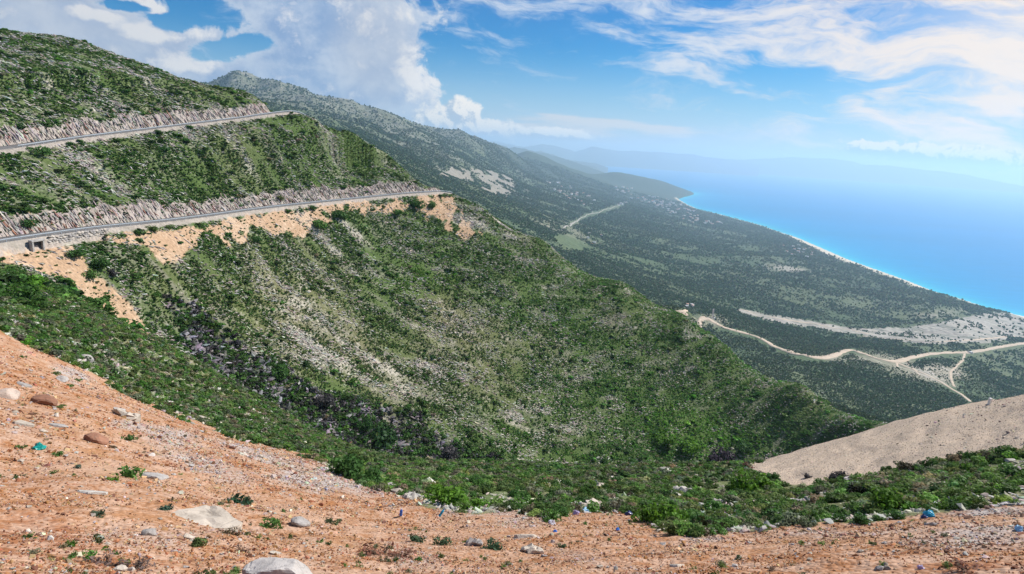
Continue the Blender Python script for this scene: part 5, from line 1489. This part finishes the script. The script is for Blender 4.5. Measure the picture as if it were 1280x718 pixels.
for x, y, w, c_, lb in [
    (157, 596, 34, G_MID * 1.25, 'spreading dark green plant beside the long flat grey stone'), (143, 601, 20, G_BRIGHT * .7, 'green plant at the near end of the spreading one'), (25, 560, 14, G_MID, 'dark green plant next to the teal plastic bag'),
    (72, 570, 15, G_MID * 1.2, 'green plant just past the teal plastic bag'), (97, 586, 13, C(.07, .11, .08), 'blue green plant on the upper bank'), (212, 637, 24, C(.06, .12, .08), 'bluish green plant at the top of the big slab'),
    (125, 643, 22, C(.08, .12, .07), 'grey green plant with pale flowers on the bank'), (294, 628, 36, C(.035, .09, .045), 'dense dark green cushion plant above the big slab'), (310, 631, 14, C(.035, .09, .045), 'little cushion plant attached to the dense dark green one'),
    (85, 683, 18, G_BRIGHT * .7, 'green plant in brown heath near the bottom edge'), (132, 688, 14, G_BRIGHT * .7, 'small green plant above the dry heath'), (242, 683, 26, G_OLIVE * .9, 'olive plant in front of the big slab'),
    (339, 659, 30, G_MID * 1.15, 'dense green cushion plant beside the crumbly grey rock'), (355, 640, 14, G_MID, 'small green plant on the reddish streak'), (415, 654, 22, C(.08, .11, .05), 'flat green plant on the upper orange slope'),
    (525, 678, 26, C(.07, .12, .06), 'low green cushion right of the dead brush'), (551, 682, 26, C(.07, .12, .06), 'second low green cushion right of the dead brush'), (520, 701, 15, G_MID * 1.2, 'green tuft below the dead brush'),
    (612, 686, 30, C(.06, .12, .06), 'wide green cushion beside the low grey outcrop'), (702, 685, 13, C(.05, .11, .05), 'tiny green cushion alone on the orange slope'), (68, 468, 12, G_OLIVE, 'dry green plant beside the upright grey stone'),
    (97, 476, 10, G_MID, 'green plant above the upright grey stone'), (87, 483, 10, G_MID, 'green plant at the foot of the upright grey stone'), (75, 510, 14, G_OLIVE, 'yellow green plant beside the dark red brown rock'),
    (28, 447, 9, G_MID, 'small green plant near the top of the bank'), (160, 551, 20, G_DARK * 1.2, 'dark green mat plant under the broken outcrop'), (38, 673, 18, G_OLIVE, 'dry green weed on the darkest soil'), (1186, 709, 16, G_OLIVE, 'dry green weed beside the reddish brush'), (1103, 706, 12, G_MID, 'green weed beside the small grey stone')]:
    shrub(x, y, w, c_, lb, None, 'plant', TUFT, .8, 'plant')
# along the roads and on the big slope
for x, y, w, c_, lb in [
    (93, 320, 26, G_DARK * 1.1, 'round dark bush at the head of the orange slide below the lower road'), (122, 333, 28, G_DARK, 'dark bush just below the round one at the slide'), (112, 347, 24, G_MID, 'green bush along the orange slide'), (138, 345, 22, G_PURP, 'purplish bush beside the orange slide'),
    (174, 303, 13, G_DARK, 'small round bush alone on the orange fill'), (191, 289, 18, G_OLIVE, 'olive bush close under the guard rail'), (213, 286, 14, G_OLIVE, 'second olive bush close under the guard rail'), (320, 302, 17, G_DARK, 'round dark bush on the fill under the middle of the road'),
    (360, 265, 10, G_DARK, 'first small round bush outside the guard rail'), (390, 262, 14, G_DARK, 'second round bush outside the guard rail'), (401, 284, 28, G_MID, 'spreading green bush on the fill below the rail'), (422, 272, 24, G_DARK, 'dark bush on the fill towards the bend'),
    (522, 259, 26, G_DARK, 'large dark bush under the rail before the bend'), (540, 260, 16, G_DARK, 'dark bush next to the large one before the bend'), (551, 246, 8, G_DARK * .8, 'small black looking bush at the very bend of the lower road'), (495, 268, 18, G_MID, 'green bush below the road close to the bend'),
    (36, 284, 26, G_DARK, 'dark tree like bush on top of the lower road cut'), (88, 182, 12, G_DARK, 'dark bush outside the upper road'), (48, 192, 26, G_DARK * 1.2, 'broad dark bush under the upper road'), (197, 166, 10, G_DARK, 'round bush at the outer edge of the upper road'),
    (365, 142, 6, G_DARK * .8, 'tiny dark bush at the bend of the upper road'), (345, 470, 40, G_DARK, 'large dark bush in the upper ravine'), (402, 505, 34, G_PURP, 'purplish bush in the middle of the ravine'), (468, 552, 52, C(.028, .075, .022), 'biggest deep green bush low in the ravine'),
    (452, 535, 30, C(.03, .08, .02), 'deep green bush above the biggest ravine bush'), (560, 572, 36, G_PURP, 'dark purple bush at the foot of the ravine'), (898, 576, 38, C(.05, .035, .055), 'wide dark purple thicket at the foot of the far slope'), (860, 562, 34, G_BRIGHT * .9, 'bright green thicket at the foot of the far slope'),
    (830, 552, 30, G_BRIGHT * .8, 'bright green thicket a little higher on the far slope'), (925, 562, 30, G_DARK, 'dark green thicket beside the purple one'), (20, 372, 50, C(.05, .12, .02), 'bright green bush mass under the culvert'), (44, 384, 40, C(.05, .11, .02), 'green bush below the bright mass under the culvert')]:
    shrub(x, y, w, c_ * 1.15, lb, None, 'shrub', None, .9, 'shrub', 60)
# the crowd of single bushes on the saddle
KINDS_S = [(G_DARK * 1.25, 'low dark green bush in the saddle scrub', 'dark green bushes of the saddle'), (G_MID, 'low mid green bush in the saddle scrub', 'mid green bushes of the saddle'), (G_OLIVE, 'low olive bush in the saddle scrub', 'olive bushes of the saddle'), (G_GREY, 'low grey green bush in the saddle scrub', 'grey green bushes of the saddle')]
g = np.random.default_rng(91); cnt = 0
while cnt < 150:
    x, y = 405 + g.random() * 875, 578 + g.random() * 92
    a_ = np.array([x]); b_ = np.array([y])
    if inpoly(a_, b_, BANK_EDGE)[0] or inpoly(a_, b_ - 4, MOUND)[0]: continue
    k_ = int(g.choice(4, p=[.38, .32, .2, .1])); c_, lb, gp = KINDS_S[k_]
    w_ = 11 + 15 * g.random()
    shrub(x, y, w_ * (.55 + .45 * (y - 575) / 60), c_ * (.85 + .35 * g.random()), lb.replace('low', 'small' if w_ < 15.5 else 'low' if w_ < 21 else 'wide').replace('in the saddle scrub', 'near ' + near_mark(x, y, MARKS_SADDLE)), gp, hk=.85 + .3 * g.random()); cnt += 1

# ------------------------------------------------------------------ litter
def plastic(name, col, trans=0.35): return flat_mat(name, col, 0.35, 0.5, 0.15, 6.0, 0.0, trans)
def bag_mesh(name, mat, seed):
    g = np.random.default_rng(seed); bm = bmesh.new()
    bmesh.ops.create_icosphere(bm, subdivisions=3, radius=1.0)
    from mathutils import noise as mn
    for v in bm.verts:
        q = v.co.copy(); n_ = mn.noise(q * 1.7 + Vector((seed, 0, 0))) * .35 + abs(mn.noise(q * 4.3 + Vector((0, seed, 0)))) * .30
        v.co = Vector((q.x * (1 + n_), q.y * .75 * (1 + n_), q.z * .55 * (1 + n_)))
        if v.co.z > .3 and abs(v.co.x) < .35: v.co.z += .45 * (1 - abs(v.co.x) / .35)
    me = bpy.data.meshes.new(name); bm.to_mesh(me); bm.free(); me.materials.append(mat)
    return me
def litter_bag(px, py, w, mat, label, seed):
    p = hit(px, py); s = w * px_size(p) * .5
    o = link('plastic_bag', bag_mesh('plastic_bag', mat, seed), None, p + np.array([0, 0, s * .3])); o.scale = (s, s, s); o.rotation_euler = (0, .2, seed * 1.3)
    tag(o, label, 'plastic bag'); return o
def lathe(name, prof, mat, seg=14):
    V, Fq = [], []
    for r_, z_ in prof:
        V += [(r_ * math.cos(a * 2 * math.pi / seg), r_ * math.sin(a * 2 * math.pi / seg), z_) for a in range(seg)]
    for i in range(len(prof) - 1):
        for a in range(seg):
            Fq.append((i * seg + a, i * seg + (a + 1) % seg, (i + 1) * seg + (a + 1) % seg, (i + 1) * seg + a))
    Fq += [tuple(range(seg))[::-1], tuple((len(prof) - 1) * seg + a for a in range(seg))]
    return mesh_from(name, np.array(V), Fq, [mat], False)
def litter_bottle(px, py, h, mat, capm, label, rx, rz):
    p = hit(px, py); s = h * px_size(p)
    o = empty('plastic_bottle', p + np.array([0, 0, s * .14])); o.rotation_euler = (rx, 0, rz); o.scale = (s, s, s)
    tag(o, label, 'bottle')
    link('body', lathe('body', [(.13, 0), (.15, .03), (.15, .22), (.135, .26), (.135, .42), (.15, .46), (.15, .66), (.11, .78), (.055, .86), (.05, .90)], mat), o)
    link('cap', lathe('cap', [(.065, .89), (.065, .98), (.05, 1.0)], capm), o)
m_teal = plastic('teal_plastic', (0.02, 0.42, 0.38)); m_blue = plastic('blue_plastic', (0.04, 0.20, 0.65)); m_cyan = plastic('cyan_plastic', (0.03, 0.42, 0.62)); m_pblue = plastic('pale_blue_plastic', (0.35, 0.62, 0.85))
m_wplas = plastic('white_plastic', (0.75, 0.75, 0.82)); m_navy = plastic('navy_plastic', (0.02, 0.03, 0.14), .1); m_purp = plastic('lilac_plastic', (0.50, 0.42, 0.62))
litter_bag(49, 562, 14, m_teal, 'teal plastic bag lying on the upper orange bank', 1)
litter_bottle(501, 646, 12, m_blue, m_wplas, 'blue and white plastic bottle standing in the gravel', .25, .4)
litter_bottle(549, 647, 11, m_cyan, m_blue, 'turquoise plastic bottle leaning in the grey gravel', .7, 2.2)
litter_bag(731, 641, 12, m_pblue, 'pale blue plastic bag in front of the cream outcrop', 2)
litter_bag(720, 643, 9, m_purp, 'lilac plastic bag beside the pale blue one', 3)
litter_bag(690, 656, 10, m_wplas, 'crumpled white plastic bag beside the lone green bush', 4)
litter_bag(694, 665, 5, m_blue, 'small blue plastic scrap below the white bag', 5)
litter_bag(772, 663, 6, m_blue, 'small blue plastic scrap on open orange gravel', 6)
litter_bag(786, 644, 9, m_navy, 'navy plastic bag at the rim of the scrub', 7)
litter_bag(851, 660, 12, m_cyan, 'teal blue plastic bag under the broad bright bush', 8)
litter_bottle(885, 661, 9, m_blue, m_wplas, 'blue bottle between bush and gravel', 1.2, .9)
litter_bag(683, 640, 7, m_wplas, 'white plastic scrap at the scrub rim above the lone green bush', 9)
litter_bag(1120, 645, 10, m_navy, 'navy plastic bag under the bright bush by the gravel', 10)
litter_bag(1161, 645, 13, m_cyan, 'bright blue plastic sheet crumpled at the scrub rim', 11)
litter_bag(1155, 648, 8, m_navy, 'dark blue plastic scrap under the bright blue sheet', 12)
litter_bag(1273, 663, 11, m_pblue, 'light blue plastic bag at the gravel streak near the picture edge', 13)
litter_bag(1151, 711, 8, m_purp, 'lilac plastic scrap on the lower gravel', 14)
litter_bag(1017, 655, 8, m_pblue, 'pale plastic scrap among stones at the scrub rim', 15)
litter_bag(972, 652, 7, m_wplas, 'white plastic scrap in the scrub rim', 16)
litter_bag(1139, 606, 7, m_wplas, 'white plastic scrap caught in the scrub under the mound', 17)
# white marker stone on the mound crest
p = hit(1236, 506)
mk = empty('marker_post', p - np.array([0, 0, .12]), .5); tag(mk, 'small white marker post on the crest of the beige mound', 'marker post')
link('post', boxes('post', [((0, 0, .35), (.26, .2, .9), 0)], [m_white], 0.03), mk)
link('footing', boxes('footing', [((0, 0, .06), (.42, .36, .16), 0)], [m_conc], 0.02), mk)
